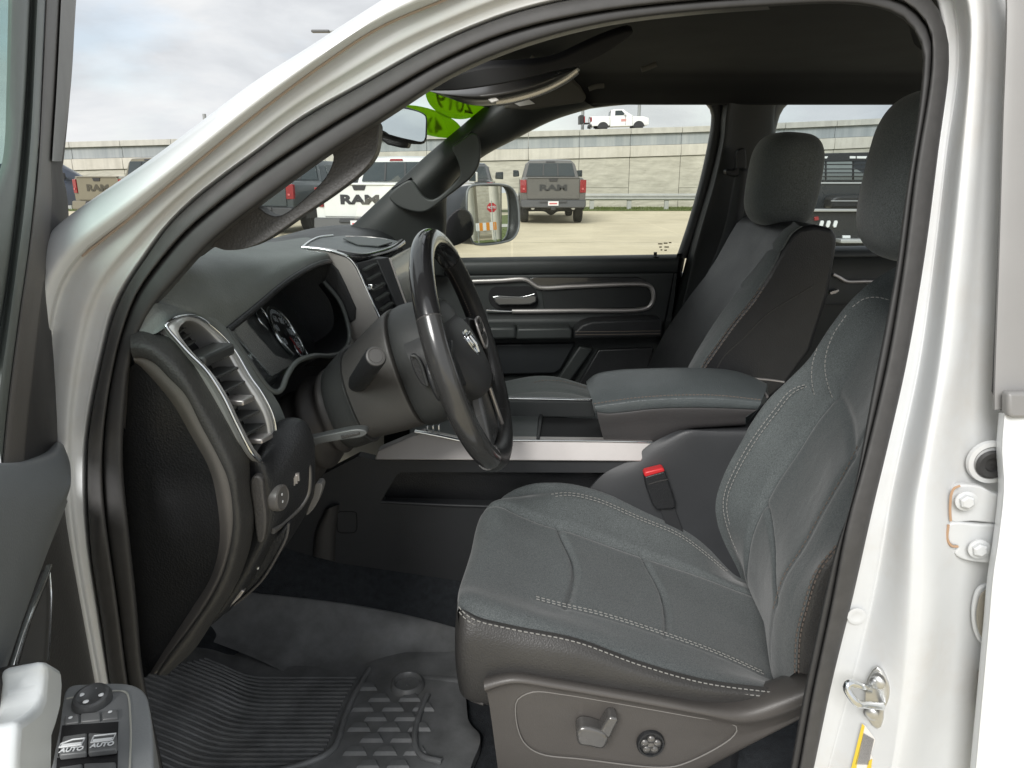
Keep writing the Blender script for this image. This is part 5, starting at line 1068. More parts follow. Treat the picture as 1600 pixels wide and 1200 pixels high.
press([A([(740, 640), (800, 640), (850, 640), (900, 640), (960, 650)], .66), A([(740, 612), (770, 602), (800, 595.5), (835, 590), (869, 591.5), (916, 604), (990, 622)], .60), A([(740, 618), (770, 608), (805, 601), (845, 597), (880, 600), (925, 611), (990, 628)], .52), A([(740, 628), (780, 618), (816, 611), (850, 609), (890, 612), (930, 622), (990, 640)], .44), A([(740, 640), (790, 632), (860, 628), (940, 640), (990, 655)], .28), A([(740, 665), (800, 655), (860, 650), (940, 660), (990, 670)], .14)], lambda U, Vv: -.006*np.exp(-((Vv-3)/.12)**2)+0*U, M['fabric'], 'seat_cushion', ps, 80, 8, V3((0, 0, 1)))
stitch('seat_stitching', [p+V3((0, -.003, .004)) for p in A([(816, 610), (825, 603), (844, 596.5), (870, 596), (900, 602), (915, 607)], .52)], M['thread_d'], ps, .007, .004, .0009)
# ================================================================== open driver door
dr = empty('driver_door', (0, 0, 0), truck)
fd = R(70); dd = V3((math.cos(fd), -math.sin(fd), 0)); dn = V3((math.sin(fd), math.cos(fd), 0)); dp0 = V3((-.525, -.86, 1.1))
def D(u, v, off=0): return onpl(u, v, dp0, dn, off)
def DL(l, off): return [D(u, v, off) for u, v in l]
chm = mat('window_channel_green_grey', (.13, .145, .135), .45, var=(9, .06))
brm = mat('sail_trim_brown_grey', (.115, .108, .10), .5, bump=('leather', 500, .25, .0005), var=(9, .06))
Lg = [(18, -60), (15, 0), (12, 130), (7, 240), (-10, 300), (-40, 420), (-80, 560)]
L1 = [(46, -60), (42, 0), (36, 130), (28, 240), (18, 330), (5, 430), (-20, 560)]
L2 = [(73, -60), (70, 0), (64, 130), (57, 260), (45, 380), (28, 500), (10, 640), (2, 725)]
L3 = [(100, -60), (97, 0), (90, 130), (82, 262), (84, 300), (79, 380), (66, 480), (54, 580), (42, 690), (40, 722)]
L4 = [(122, -60), (118, 0), (110, 130), (98, 255), (96, 268), (103, 300), (106.5, 345), (103, 430), (98, 520), (93, 620), (91, 700)]
plate('window_glass', DL([(-260, -60), (22, -60), (16, 260), (-60, 440), (-260, 520)], -.035), dn*.004, M['doorglass'], dr, 0)
grid('window_channel', [DL(Lg, -.03), DL(Lg, -.012), DL(L1, .0), DL(lerp2(L1, L2, .25), -.006), DL(lerp2(L1, L2, .6), .006), DL(L2, .006), DL(L2, -.004)], chm, dr, n=50, per=5, ang=50)
grid('sail_panel', [DL([(u+1, v) for u, v in L2], -.006), DL([(u+2, v) for u, v in L2], .006), DL(lerp2(L2, L3, .5), .009), DL(lerp2(L2, L3, .95), .006)], brm, dr, n=50, per=5, ang=50)
grid('sail_edge', [DL(lerp2(L2, L3, .93), .0065), DL(L3, .004), DL(lerp2(L3, L4, .5), -.002), DL(L4, -.012), DL([(u+1, v) for u, v in L4], -.05)], M['rubber2'], dr, n=60, per=5, ang=50)
grid('frame_edge', [DL([(98, -60), (95.5, 0), (89, 130), (81, 250)], .009), DL([(101, -60), (98, 0), (91, 130), (83, 252)], .010), DL([(121, -60), (117, 0), (109.5, 130), (95, 252)], .002), DL([(122.5, -60), (118.5, 0), (111, 130), (97, 252)], -.02)], mat('frame_flocked_grey', (.30, .295, .285), .6, var=(14, .06)), dr, n=30, per=4, ang=50)
# soft upper trim pad and the dark hollow under it
padm = mat('door_pad_blue_grey', (0.1652, 0.1775, 0.1836), .45, bump=('leather', 480, .3, .0005), var=(8, .06))
u0 = [(-40, 722), (20, 723), (48, 717), (72, 707), (91, 691), (100, 697)]
u1 = [(-40, 730), (20, 730), (52, 726), (80, 718), (99, 708), (109, 722)]
u2 = [(-40, 800), (15, 795), (50, 785), (80, 772), (100, 765), (111, 752)]
u3 = [(-45, 960), (-5, 940), (30, 900), (58, 860), (80, 822), (108, 768)]
u4 = [(-60, 1100), (-20, 1078), (5, 1045), (35, 962), (72, 860), (104, 780)]
grid('door_pad', [DL(u0, -.02), DL(u0, .004), DL(u1, .020), DL(u2, .034), DL(u3, .030), DL(u4, .014), DL([(u+2, v+4) for u, v in u4], -.01)], padm, dr, n=40, per=6, ang=60)
plate('door_hollow', DL([(-60, 1110), (104, 730), (113, 742), (118, 790), (140, 900), (158, 1000), (174, 1080), (200, 1300), (-100, 1300)], -.012), -dn*.03, M['plastic'], dr, .004)
plate('pull_recess', crom(DL([(76, 890), (79.5, 930), (77, 990), (74, 1034), (58, 1045), (54, 1080), (62, 1108), (32, 1124), (10, 1180), (0, 1230), (-40, 1230), (18, 1052), (45, 962)], -.008), 60, True), -dn*.006, mat('recess_grey', (.085, .085, .083), .5, var=(10, .06)), dr, .003)
tube('trim_strip', DL([(77, 884), (68, 910), (45, 966), (27, 1024), (20.5, 1048), (18, 1090), (9, 1150), (0, 1192), (-10, 1240)], .012), lambda t: .0018+.004*t, M['chrome'], dr, 10, n=60, rad2=.003)
tube('recess_edge', DL([(77, 888), (79.5, 930), (78, 990), (75.5, 1032)], -.004), .0012, M['chrome'], dr, 6, n=24)
hsm = mat('pull_handle_pale_silver', (.74, .77, .77), .35, metal=.15, var=(12, .04))
hp_ = DL([(70, 1031), (79, 1033), (97, 1044), (99.5, 1070), (97, 1107), (90, 1133), (83.5, 1153), (82, 1240), (25, 1240), (28, 1167), (32, 1125), (50, 1115.5), (64, 1103), (70, 1088), (72.5, 1055)], .055)
plate('pull_handle', hp_, -dn*.03, hsm, dr, .006, 3)
plate('pull_opening', crom(DL([(56, 1046), (60, 1036), (70, 1032), (72, 1050), (70, 1090), (64, 1102), (58, 1085)], .045), 30, True), -dn*.03, M['vinyl'], dr, .003)
# switch pod on the armrest, its top a level face
PZ = 1.12
def T(u, v, h=0): return atz(u, v, PZ+h)
podm = mat('switch_pod_grey', (.22, .23, .235), .45, bump=('leather', 520, .25, .0005), var=(16, .05))
po = [(99, 1090), (103, 1077), (112, 1070), (140, 1068), (170, 1066.5), (197, 1067.5), (214, 1072), (227, 1083), (234, 1107), (239, 1150), (241, 1200), (243, 1250), (80, 1250), (84, 1180), (92, 1140)]
plate('switch_pod', crom([T(*q) for q in po], 90, True), (0, 0, -.07), podm, dr, .010, 4)
bz = crom([T(*q, .0008) for q in [(104, 1092), (140, 1084), (188, 1079.5), (197, 1082), (201, 1090), (203.5, 1117), (204.5, 1150), (203, 1200), (203, 1240)]], 60)
tube('bezel_line', bz, .0009, mat('bezel_pale_line', (.42, .42, .38), .4), dr, 6)
bezm = mat('bezel_dark_grey', (.17, .176, .18), .4, var=(18, .06))
plate('switch_bezel', [T(*q, .0004) for q in [(100, 1094), (140, 1085), (188, 1081), (196, 1084), (199, 1090), (202, 1117), (203, 1150), (202, 1245), (82, 1245), (86, 1180), (94, 1140)]], (0, 0, -.002), bezm, dr, 0)
kc = T(145, 1097, 0)
lathe('mirror_knob', [(.0165, 0), (.0165, .004), (.0145, .0085), (.012, .0095), (.009, .0075), (.001, .007)], kc, (.05, -.15, 1), mat('knob_dark', (.07, .072, .074), .3, var=(30, .06)), dr, 32)
for a in range(4):
    lathe('knob_dot', [(.0026, 0), (.001, .001)], kc+V3((math.cos(a*1.57)*.009, math.sin(a*1.57)*.009, .008)), (0, 0, 1), M['mark'], dr, 10)
btn = mat('switch_button_grey', (.15, .154, .156), .35, var=(24, .06))
def TP(nm, l, h, th, m_, b_=.001): return plate(nm, [T(*q, h) for q in l], (0, 0, -th), m_, dr, b_)
TP('mirror_button', [(101, 1117.5), (123, 1115), (123, 1128), (101, 1131)], .003, .004, btn)
TP('mirror_button', [(126, 1114.5), (156.5, 1111.5), (156.5, 1124.5), (126, 1127.5)], .003, .004, btn)
TP('mirror_button', [(159.5, 1111), (184, 1108.5), (184, 1121.5), (159.5, 1124)], .003, .004, btn)
for u, v in ((110, 1121), (172, 1112)): lathe('button_dot', [(.0018, 0), (.0008, .0004)], T(u, v, .0034), (0, 0, 1), M['mark'], dr, 10)
TP('switch_well', [(97, 1133.5), (185, 1127.5), (183, 1171), (90.5, 1181)], .0012, .0008, M['deep'], 0)
TP('switch_well', [(89, 1184), (184, 1173), (183, 1240), (85, 1250)], .0012, .0008, M['deep'], 0)
def rocker(l, h0, h1):
    P = [T(*q, h) for q, h in zip(l, (h0, h0, h1, h1))]
    return plate('window_switch', P, (0, 0, -.006), btn, dr, .0015)
rocker([(98, 1150), (136, 1144.5), (135, 1174.5), (92, 1179)], .002, .008); rocker([(138, 1144.5), (182.5, 1145), (182, 1169.5), (137.5, 1174.5)], .002, .008)
rocker([(92, 1198), (129, 1192.5), (128, 1222), (88, 1228)], .002, .008); rocker([(131, 1192), (181, 1190), (180, 1220), (130, 1224)], .002, .008)
tx = (T(182, 1162)-T(138, 1167)).normalized(); ty = V3((0, 0, 1)).cross(tx)
tl = math.atan2(.006, .03)
for (u, v), (iu, iv), w in (((112, 1171), (112, 1161.5), 1), ((160, 1163.5), (161, 1154), 0)):
    q = T(u, v, .0078); text('switch_lettering', 'AUTO', .0064, basis(q, tx, ty, V3((0, 0, 1))), M['mark'], dr, .0002, .0002)
    c = T(iu, iv, .0062)
    ic_ = [c+tx*x+ty*y for x, y in ((-.0085, -.003), (.0085, -.003), (.0085, .0045), (-.001 if w else -.0085, .0045), (-.0085, .001) if w else (-.0085, .003))]
    tube('window_symbol', ic_, .0007, M['mark'], dr, 6, closed=True)
    joinm('window_symbol', [bar(c+tx*-.0075-ty*.0012, c+tx*.0078-ty*.0012, .0026, .0006)], M['mark'], dr, stuff=False)
# outer skin of the open door
plate('door_skin', [dp0+dd*a+V3((0, 0, z))-dn*.16 for a, z in ((-.05, -.65), (1.0, -.65), (1.0, .02), (-.05, .05))], -dn*.02, M['white'], dr, .01)
plate('door_core', [dp0+dd*a+V3((0, 0, z))-dn*.05 for a, z in ((-.01, -.60), (1.0, -.60), (1.0, -.03), (-.01, -.0))], -dn*.10, M['jamb'], dr, .0)
# ================================================================== the lot around
def matg(name, c, c2, sc, rough=.9, joints=None, stretch=None, streak=False):
    m = mat(name, c, rough); t = m.node_tree; b = t.nodes['Principled BSDF']; tcn = t.nodes['Texture Coordinate']
    mp_ = N(t, 'ShaderNodeMapping'); mp_.inputs['Scale'].default_value = stretch or (1, 1, 1)
    n = N(t, 'ShaderNodeTexNoise', Scale=sc, Detail=10.0, Roughness=.68); r = N(t, 'ShaderNodeValToRGB')
    r.color_ramp.elements[0].position = .35; r.color_ramp.elements[0].color = (*c, 1); r.color_ramp.elements[1].position = .68; r.color_ramp.elements[1].color = (*c2, 1)
    t.links.new(tcn.outputs['Object'], mp_.inputs[0]); t.links.new(mp_.outputs[0], n.inputs['Vector']); t.links.new(n.outputs[0], r.inputs[0])
    out = r.outputs[0]
    if joints:
        br = N(t, 'ShaderNodeTexBrick', offset=0.0, Scale=1.0); br.inputs['Brick Width'].default_value = joints; br.inputs['Row Height'].default_value = joints
        br.inputs['Mortar Size'].default_value = .03; br.inputs['Mortar Smooth'].default_value = .5
        br.inputs[1].default_value = br.inputs[2].default_value = (1, 1, 1, 1); br.inputs[3].default_value = (1.13, 1.13, 1.14, 1)
        mx = N(t, 'ShaderNodeMix', data_type='RGBA', blend_type='MULTIPLY'); mx.inputs['Factor'].default_value = 1
        t.links.new(tcn.outputs['Object'], br.inputs['Vector']); t.links.new(out, mx.inputs[6]); t.links.new(br.outputs[0], mx.inputs[7]); out = mx.outputs[2]
    if streak or joints:
        # rain streaks down a wall, or old stains and hairline cracks on paving
        m2 = N(t, 'ShaderNodeMapping'); m2.inputs['Scale'].default_value = (2.2, 1, .12) if streak else (.35, .35, 1)
        k1 = N(t, 'ShaderNodeTexNoise', Scale=2.0, Detail=6.0, Roughness=.6); k2 = N(t, 'ShaderNodeMapRange'); k2.inputs[1].default_value = .42; k2.inputs[2].default_value = .66; k2.inputs[3].default_value = 1; k2.inputs[4].default_value = .88 if streak else .88
        m3 = N(t, 'ShaderNodeMix', data_type='RGBA', blend_type='MULTIPLY'); m3.inputs['Factor'].default_value = 1
        t.links.new(tcn.outputs['Object'], m2.inputs[0]); t.links.new(m2.outputs[0], k1.inputs['Vector']); t.links.new(k1.outputs[0], k2.inputs[0]); t.links.new(out, m3.inputs[6]); t.links.new(k2.outputs[0], m3.inputs[7]); out = m3.outputs[2]
    if joints:
        v1 = N(t, 'ShaderNodeTexVoronoi', Scale=.16, feature='DISTANCE_TO_EDGE'); v2_ = N(t, 'ShaderNodeMapRange'); v2_.inputs[1].default_value = .001; v2_.inputs[2].default_value = .006; v2_.inputs[3].default_value = .62; v2_.inputs[4].default_value = 1
        dn_ = N(t, 'ShaderNodeTexNoise', Scale=1.5, Detail=5.0); ad = N(t, 'ShaderNodeMix', data_type='VECTOR'); ad.inputs[0].default_value = .35
        t.links.new(tcn.outputs['Object'], dn_.inputs['Vector']); t.links.new(tcn.outputs['Object'], ad.inputs[4]); t.links.new(dn_.outputs[1], ad.inputs[5]); t.links.new(ad.outputs[1], v1.inputs['Vector']); t.links.new(v1.outputs[0], v2_.inputs[0])
        m4 = N(t, 'ShaderNodeMix', data_type='RGBA', blend_type='MULTIPLY'); m4.inputs['Factor'].default_value = 1
        t.links.new(out, m4.inputs[6]); t.links.new(v2_.outputs[0], m4.inputs[7]); out = m4.outputs[2]
    t.links.new(out, b.inputs['Base Color'])
    bu = N(t, 'ShaderNodeBump', Strength=.25, Distance=.02); t.links.new(n.outputs[0], bu.inputs['Height']); t.links.new(bu.outputs[0], b.inputs['Normal'])
    return m
gr = mk('ground', [(-1500, -1500, 0), (1500, -1500, 0), (1500, 1500, 0), (-1500, 1500, 0)], [(0, 1, 2, 3)], matg('lot_concrete', (.55, .49, .345), (.64, .575, .42), .55, joints=4.6), None, 0)
gr['kind'] = 'structure'
gsm = matg('grass_green', (.07, .10, .022), (.13, .16, .04), 3.0)
WY = 36.0
def w2(u, v): return at(u, v, WY)
# grass strip along the wall
vs, fs_ = [], []
rnd = random.Random(3)
def blade(x, y, h):
    a = rnd.random()*6.28; b = len(vs); w = .02; l = rnd.uniform(-.05, .05)
    vs.extend([(x-w*math.cos(a), y-w*math.sin(a), 0), (x+w*math.cos(a), y+w*math.sin(a), 0), (x+l, y+l*.5, h)]); fs_.append((b, b+1, b+2))
for i in range(16000): blade(rnd.uniform(-24, 26), rnd.uniform(32.2, 35.9), rnd.uniform(.03, .10))
b = len(vs); vs.extend([(-60, 32.1, .012), (60, 32.1, .012), (60, 36, .02), (-60, 36, .02)]); fs_.append((b, b+1, b+2, b+3))
tag(mk('grass', vs, fs_, gsm, None, 0), 'strip of green grass along the foot of the retaining wall', 'grass', kind='stuff')
# ---- retaining wall and barrier of the ramp
topl = [(-200, 231), (95, 222), (260, 217.5), (830, 205), (1105, 197), (1400, 184), (1700, 171)]
TX = [w2(u, v).x for u, v in topl]; TZ = [w2(u, v).z for u, v in topl]
def ztop(x): return float(np.interp(x, TX, TZ))
PXM = 36.2/1150
wall = tag(empty('retaining_wall', (0, WY, 0)), 'long pale concrete retaining wall with ribbed stone-faced panels carrying a ramp barrier', 'wall')
cc1 = matg('cast_concrete', (.44, .43, .39), (.54, .53, .48), 1.2, streak=True); cc2 = matg('cream_concrete', (.50, .475, .41), (.60, .575, .51), 1.0, streak=True)
blu = matg('barrier_blue_grey', (.25, .275, .285), (.37, .39, .39), .9, stretch=(3, 1, .15)); stn = matg('split_face_stone', (.36, .345, .29), (.56, .54, .46), 1.8, stretch=(.5, 1, 3.2))
def wseg(nm, x0, x1, a0, a1, yo, th, m_, zb=None):
    """panel between two heights below the sloping top line (metres), gap left at its ends"""
    g = .008; V = []
    for x in (x0+g, x1-g):
        zt = ztop(x)-a0; zl = (ztop(x)-a1) if zb is None else zb
        V.append((x, zl, zt))
    (xa, la, ta), (xb, lb, tb_) = V
    P = [V3((xa, yo, la)), V3((xb, yo, lb)), V3((xb, yo, tb_)), V3((xa, yo, ta))]
    return plate(nm, P, (0, th, 0), m_, wall, .012, 1)
PW = 2.48; x = -24.0; k = 0
back_ = []
while x < 26:
    x1 = x+PW; wseg('coping', x, x1, 0, .27, -.10, .5, cc1); wseg('barrier_panel', x, x1, .28, .80, .05, .3, blu); wseg('facing_slab', x, x1, .81, 1.33, -.08, .4, cc2)
    zt = min(ztop(x), ztop(x1))-1.33; hmid = (.95 if k % 2 else .62)
    for z0, z1 in ((0, hmid-.02), (hmid+.0, None)):
        g = .012; za, zb_ = (z1, z1) if z1 else (ztop(x+g)-1.35, ztop(x1-g)-1.35)
        n_ = 12; hgt = max(za, zb_)-z0; nn = 10
        # split-face relief: courses standing out by different amounts
        Vv, Ff = [], []
        for j in range(nn+1):
            for i in range(n_+1):
                t = i/n_; zz_ = z0+(za+(zb_-za)*t-z0)*j/nn
                d_ = 0 if j in (0, nn) or i in (0, n_) else rnd.uniform(-.010, .003)
                Vv.append((x+g+(PW-2*g)*t, d_, zz_))
        for j in range(nn):
            for i in range(n_): q = j*(n_+1)+i; Ff.append((q, q+1, q+n_+2, q+n_+1))
        o_ = mk('wall_panel', Vv, Ff, stn, wall, 0); solid(o_, .12, -1)
    back_.append(1); x = x1; k += 1
plate('wall_core', [V3((-24, .12, 0)), V3((26, .12, 0)), V3((26, .12, ztop(26)-.9)), V3((-24, .12, ztop(-24)-.9))], (0, .4, 0), mat('joint_dark', (.22, .21, .17), .9), wall, 0)
# ---- guard rail
gy = 33.6; z1_ = at(960, 303, gy).z; z2_ = at(960, 312.5, gy).z
rail = tag(empty('guard_rail', (0, gy, 0)), 'galvanised guard rail on short posts in front of the retaining wall', 'guard rail')
gal = mat('galvanised_steel', (.42, .43, .41), .5, metal=.4, var=(4, .1))
pr_ = [(0, z2_), (-.06, z2_+.05), (-.06, z2_+.10), (0, (z1_+z2_)/2), (-.06, z1_-.10), (-.06, z1_-.05), (0, z1_)]
rl = mk('rail_beam', [(xx, a, b_) for xx in (-24, 26) for a, b_ in pr_], [(i, i+1, i+8, i+7) for i in range(6)], gal, rail, 0); solid(rl, .02)
xx = at(925, 320, gy).x-1.74*16
while xx < 26:
    box('rail_post', (xx, .10, (z1_-.02)/2), (.20, .16, z1_-.02), gal, rail, .01); xx += 1.74
# ---- pickups seen from behind
tyre = mat('tyre_rubber', (.02, .02, .02), .8); hubm_ = mat('wheel_rim_grey', (.25, .25, .26), .4, metal=.6)
tlm = mat('tail_lamp_red', (.24, .012, .016), .25, coat=.4); dg = mat('truck_window_glass', (.03, .04, .042), .08, coat=.6); bmp = mat('black_trim_far', (.03, .03, .032), .5)
platem = mat('number_plate_white', (.7, .7, .7), .5); plr = mat('plate_red_print', (.5, .12, .12), .5)
def pickup(nm, loc, rz, colr, label, group, bumper=None, letters=True, lcol=None, scale=1.0, tow=False, plate_=True, cab=3.0, side_only=False):
    t = tag(empty(nm, loc, None, rz), label, 'pickup truck', group)
    t.scale = (scale,)*3
    pm = mat(nm+'_paint', colr, .35, coat=.5, var=(2, .05)); bm_ = bumper or bmp
    W = 1.0
    # body: cross-sections along the length (y forward), rounded shoulders
    def sec(y, w, z0, z1, r=.10): return [V3((-w, y, z0)), V3((-w-.02, y, (z0+z1)/2)), V3((-w+.01, y, z1-r)), V3((-w+r, y, z1)), V3((0, y, z1+.01)), V3((w-r, y, z1)), V3((w-.01, y, z1-r)), V3((w+.02, y, (z0+z1)/2)), V3((w, y, z0))]
    def loft(nm_, secs, m_):
        n = len(secs[0]); V = [p for s_ in secs for p in s_]; Fc = []
        for i in range(len(secs)-1):
            for j in range(n): Fc.append((i*n+j, i*n+(j+1) % n, (i+1)*n+(j+1) % n, (i+1)*n+j))
        Fc += [tuple(range(n))[::-1], tuple((len(secs)-1)*n+j for j in range(n))]
        return bev(norm_fix(mk(nm_, V, Fc, m_, t, 40)), .02, 2)
    yc = 1.72; L_ = yc+cab
    loft('cargo_bed', [sec(.05, W-.02, .62, 1.38), sec(.3, W, .60, 1.40), sec(yc, W, .60, 1.40)], pm)
    loft('cab_body', [sec(yc+.03, W, .52, 1.38), sec(L_-.6, W, .52, 1.38), sec(L_-.2, W, .52, 1.34)], pm)
    loft('hood', [sec(L_-.18, W, .55, 1.33), sec(L_+.8, W-.02, .55, 1.28), sec(L_+1.25, W-.10, .58, 1.15)], pm)
    gh_ = lambda y, wb_, wt, z0, z1: [V3((-wb_, y, z0)), V3((-wt-.05, y, z1-.12)), V3((-wt+.08, y, z1)), V3((0, y, z1+.015)), V3((wt-.08, y, z1)), V3((wt+.05, y, z1-.12)), V3((wb_, y, z0))]
    G = [gh_(yc+.04, .93, .80, 1.36, 1.37), [p+V3((0, .14, 0)) for p in gh_(yc+.04, .93, .74, 1.36, 1.93)], gh_(yc+.5, .93, .74, 1.36, 1.96), gh_(L_-.95, .93, .73, 1.36, 1.95)]
    G[1] = [V3((-.93, yc+.05, 1.36)), V3((-.80, yc+.14, 1.80)), V3((-.68, yc+.17, 1.92)), V3((0, yc+.17, 1.935)), V3((.68, yc+.17, 1.92)), V3((.80, yc+.14, 1.80)), V3((.93, yc+.05, 1.36))]
    G.append([V3((-.93, L_-.1, 1.36)), V3((-.85, L_-.25, 1.42)), V3((-.7, L_-.25, 1.44)), V3((0, L_-.2, 1.45)), V3((.7, L_-.25, 1.44)), V3((.85, L_-.25, 1.42)), V3((.93, L_-.1, 1.36))])
    loft('cab_roof', G[1:], pm)
    fr_ = bm_ if colr[0] < .3 else bmp
    def quad(nm_, pts, m_, par=t, th=.012, b_=.004): return plate(nm_, pts, (0, th, 0), m_, par, b_, 2)
    zw0, zw1 = 1.43, 1.84
    rw = plate('rear_window', [V3((-.80, yc+.055, zw0)), V3((.80, yc+.055, zw0)), V3((.70, yc+.125, zw1)), V3((-.70, yc+.125, zw1))], (0, -.02, 0), dg, t, .004, 2)
    for xx_ in (-.24, .24): plate('window_divider', [V3((xx_-.02, yc+.03, zw0+.02)), V3((xx_+.02, yc+.03, zw0+.02)), V3((xx_*.95+.02, yc+.098, zw1-.02)), V3((xx_*.95-.02, yc+.098, zw1-.02))], (0, -.006, 0), bmp, rw, 0)
    plate('brake_lamp', [V3((-.16, yc+.15, 1.865)), V3((.16, yc+.15, 1.865)), V3((.14, yc+.17, 1.905)), V3((-.14, yc+.17, 1.905))], (0, -.02, 0), tlm if colr[0] > .5 or letters is None else bmp, t, .004, 2)
    tg = quad('tailgate', [V3((-.80, .02, .76)), V3((.80, .02, .76)), V3((.80, .02, 1.36)), V3((.76, .02, 1.40)), V3((-.76, .02, 1.40)), V3((-.80, .02, 1.36))], pm, t, .05, .015)
    quad('tailgate_spoiler', [V3((-.80, -.02, 1.385)), V3((.80, -.02, 1.385)), V3((.78, -.0, 1.415)), V3((-.78, .0, 1.415))], pm, tg, .10, .006)
    quad('tailgate_handle', [V3((-.15, .0, 1.37)), V3((-.11, .0, 1.28)), V3((.11, .0, 1.28)), V3((.15, .0, 1.37))], bmp, tg, .03, .004)
    if letters:
        text('lettering', 'RAM', .24, basis(V3((0, .012, 1.09)), V3((1, 0, 0)), V3((0, 0, 1)), V3((0, -1, 0))), lcol or bmp, tg, .006, .012, 1.75)
    for s_ in (-1, 1):
        tl_ = quad('tail_lamp', [V3((s_*.81, .0, .95)), V3((s_*1.005, .05, .95)), V3((s_*1.01, .05, 1.33)), V3((s_*.82, .0, 1.33))], tlm, t, .10, .01)
        quad('lamp_lens', [V3((s_*.87, -.008, 1.04)), V3((s_*.93, .0, 1.04)), V3((s_*.93, .0, 1.09)), V3((s_*.87, -.008, 1.09))], plr, tl_, .01, .002)
        ex = lathe('exhaust_tip', [(.055, 0), (.065, .02), (.065, .2), (.05, .2)], V3((s_*.62, .02, .50)), (0, 1, 0), M['zinc'], t, 16)
        mw_ = 1.18 if tow else 1.10; mh = .17 if tow else .15
        m_o = quad('door_mirror', [V3((s_*1.0, L_-.95, 1.42)), V3((s_*(mw_+.12), L_-.95, 1.40)), V3((s_*(mw_+.12), L_-.95, 1.40+mh*1.6)), V3((s_*1.02, L_-.95, 1.40+mh*1.5))], bmp if colr[0] < .4 else pm, t, .12, .03)
        quad('mirror_glass', [V3((s_*1.03, L_-.957, 1.43)), V3((s_*(mw_+.10), L_-.957, 1.42)), V3((s_*(mw_+.10), L_-.957, 1.38+mh*1.6)), V3((s_*1.04, L_-.957, 1.38+mh*1.5))], dg, m_o, .004, .001)
        for yy in (1.12, L_+.35):
            wh = lathe('wheel', [(.12, -.13), (.36, -.13), (.40, -.10), (.405, 0), (.40, .10), (.36, .13), (.12, .13)], V3((s_*.86, yy, .405)), (1, 0, 0), tyre, t, 28)
            lathe('wheel_rim', [(.02, 0), (.10, .01), (.24, -.01), (.26, .02), (.26, -.05)], V3((s_*(.86+.115), yy, .405)), (s_, 0, 0), hubm_, wh, 20)
            # wheel arch
            a_ = [V3((s_*1.02, yy+.50*math.cos(q), .42+.50*math.sin(q))) for q in np.linspace(0, math.pi, 14)]
            plate('wheel_arch', a_, (-s_*.03, 0, 0), bmp, t, .004)
        # side glass
        xo = lambda z: s_*(.937-(z-1.36)*.28)
        sg_ = [(yc+.45, 1.42), (L_-.75, 1.42), (L_-1.15, 1.84), (yc+.5, 1.84)]
        plate('side_window', [V3((xo(z)+s_*.004, y_, z)) for y_, z in sg_], (-s_*.03, 0, 0), dg, t, .004)
        plate('door_seam', [V3((s_*1.024, yc+1.35, .6)), V3((s_*1.024, yc+1.37, .6)), V3((s_*1.01, yc+1.37, 1.34)), V3((s_*1.01, yc+1.35, 1.34))], (-s_*.02, 0, 0), bmp, t, 0)
    bp = quad('rear_bumper', [V3((-1.0, -.10, .55)), V3((-.95, -.10, .50)), V3((.95, -.10, .50)), V3((1.0, -.10, .55)), V3((1.0, -.06, .74)), V3((-1.0, -.06, .74))], bm_, t, .22, .03)
    quad('bumper_step', [V3((-.42, -.115, .66)), V3((.42, -.115, .66)), V3((.40, -.10, .74)), V3((-.40, -.10, .74))], bmp, bp, .02, .004)
    if plate_:
        pl_ = quad('number_plate', [V3((-.16, -.125, .57)), V3((.16, -.125, .57)), V3((.16, -.125, .70)), V3((-.16, -.125, .70))], platem, bp, .012, .002)
        quad('plate_print', [V3((-.12, -.128, .61)), V3((.12, -.128, .61)), V3((.12, -.128, .655)), V3((-.12, -.128, .655))], plr, bp, .003, 0)
    quad('hitch', [V3((-.07, -.16, .44)), V3((.07, -.16, .44)), V3((.07, -.16, .54)), V3((-.07, -.16, .54))], bmp, bp, .25, .01)
    ax = tube('rear_axle', [(-.8, 1.12, .40), (-.2, 1.12, .40), (0, 1.12, .38), (.2, 1.12, .40), (.8, 1.12, .40)], lambda q: .06+.10*math.exp(-((q-.5)/.08)**2), bmp, t, 10, n=30)
    box('spare_wheel', (0, .75, .52), (.7, .7, .18), tyre, t, .06)
    return t
GRP = 'pickups parked about the lot'
g1p = atz(861, 347.5, 0); 
pickup('grey_pickup', (g1p.x, g1p.y-1.1, 0), R(0), (.10, .098, .092), 'grey pickup parked tail-on before the wall, framed whole in the passenger window', GRP, mat('grey_truck_bumper', (.045, .047, .05), .45), lcol=mat('dark_letters', (.03, .032, .034), .4), scale=1.06)
pickup('white_pickup', (-3.02, 13.35, 0), R(-15.3), (.70, .71, .69), 'white pickup with large dark tailgate letters seen through the windscreen', GRP, mat('dark_grey_bumper', (.09, .09, .09), .5), scale=1.0)
pickup('dark_pickup', (-6.75, 18.6, 0), R(-15), (.035, .045, .05), 'dark pickup left of the white pickup, seen through the pillar handle', GRP, letters=False)
pickup('olive_pickup', (-12.5, 21.3, 0), R(-22), (.165, .150, .105), 'olive pickup with tailgate letters parked beyond the open door', GRP, mat('olive_bumper', (.17, .155, .11), .45), lcol=mat('olive_letters', (.06, .055, .04), .5), letters=True, scale=1.08)
pickup('navy_pickup', (-19.6, 24.3, 0), R(-62), (.035, .045, .065), 'dark blue pickup showing its side behind the olive pickup', GRP, letters=False)
pickup('black_pickup', (-1.62, 22.6, 0), R(0), (.03, .036, .042), 'dark pickup with wide towing mirrors, mostly hidden behind the passenger door mirror', GRP, letters=False, tow=True)
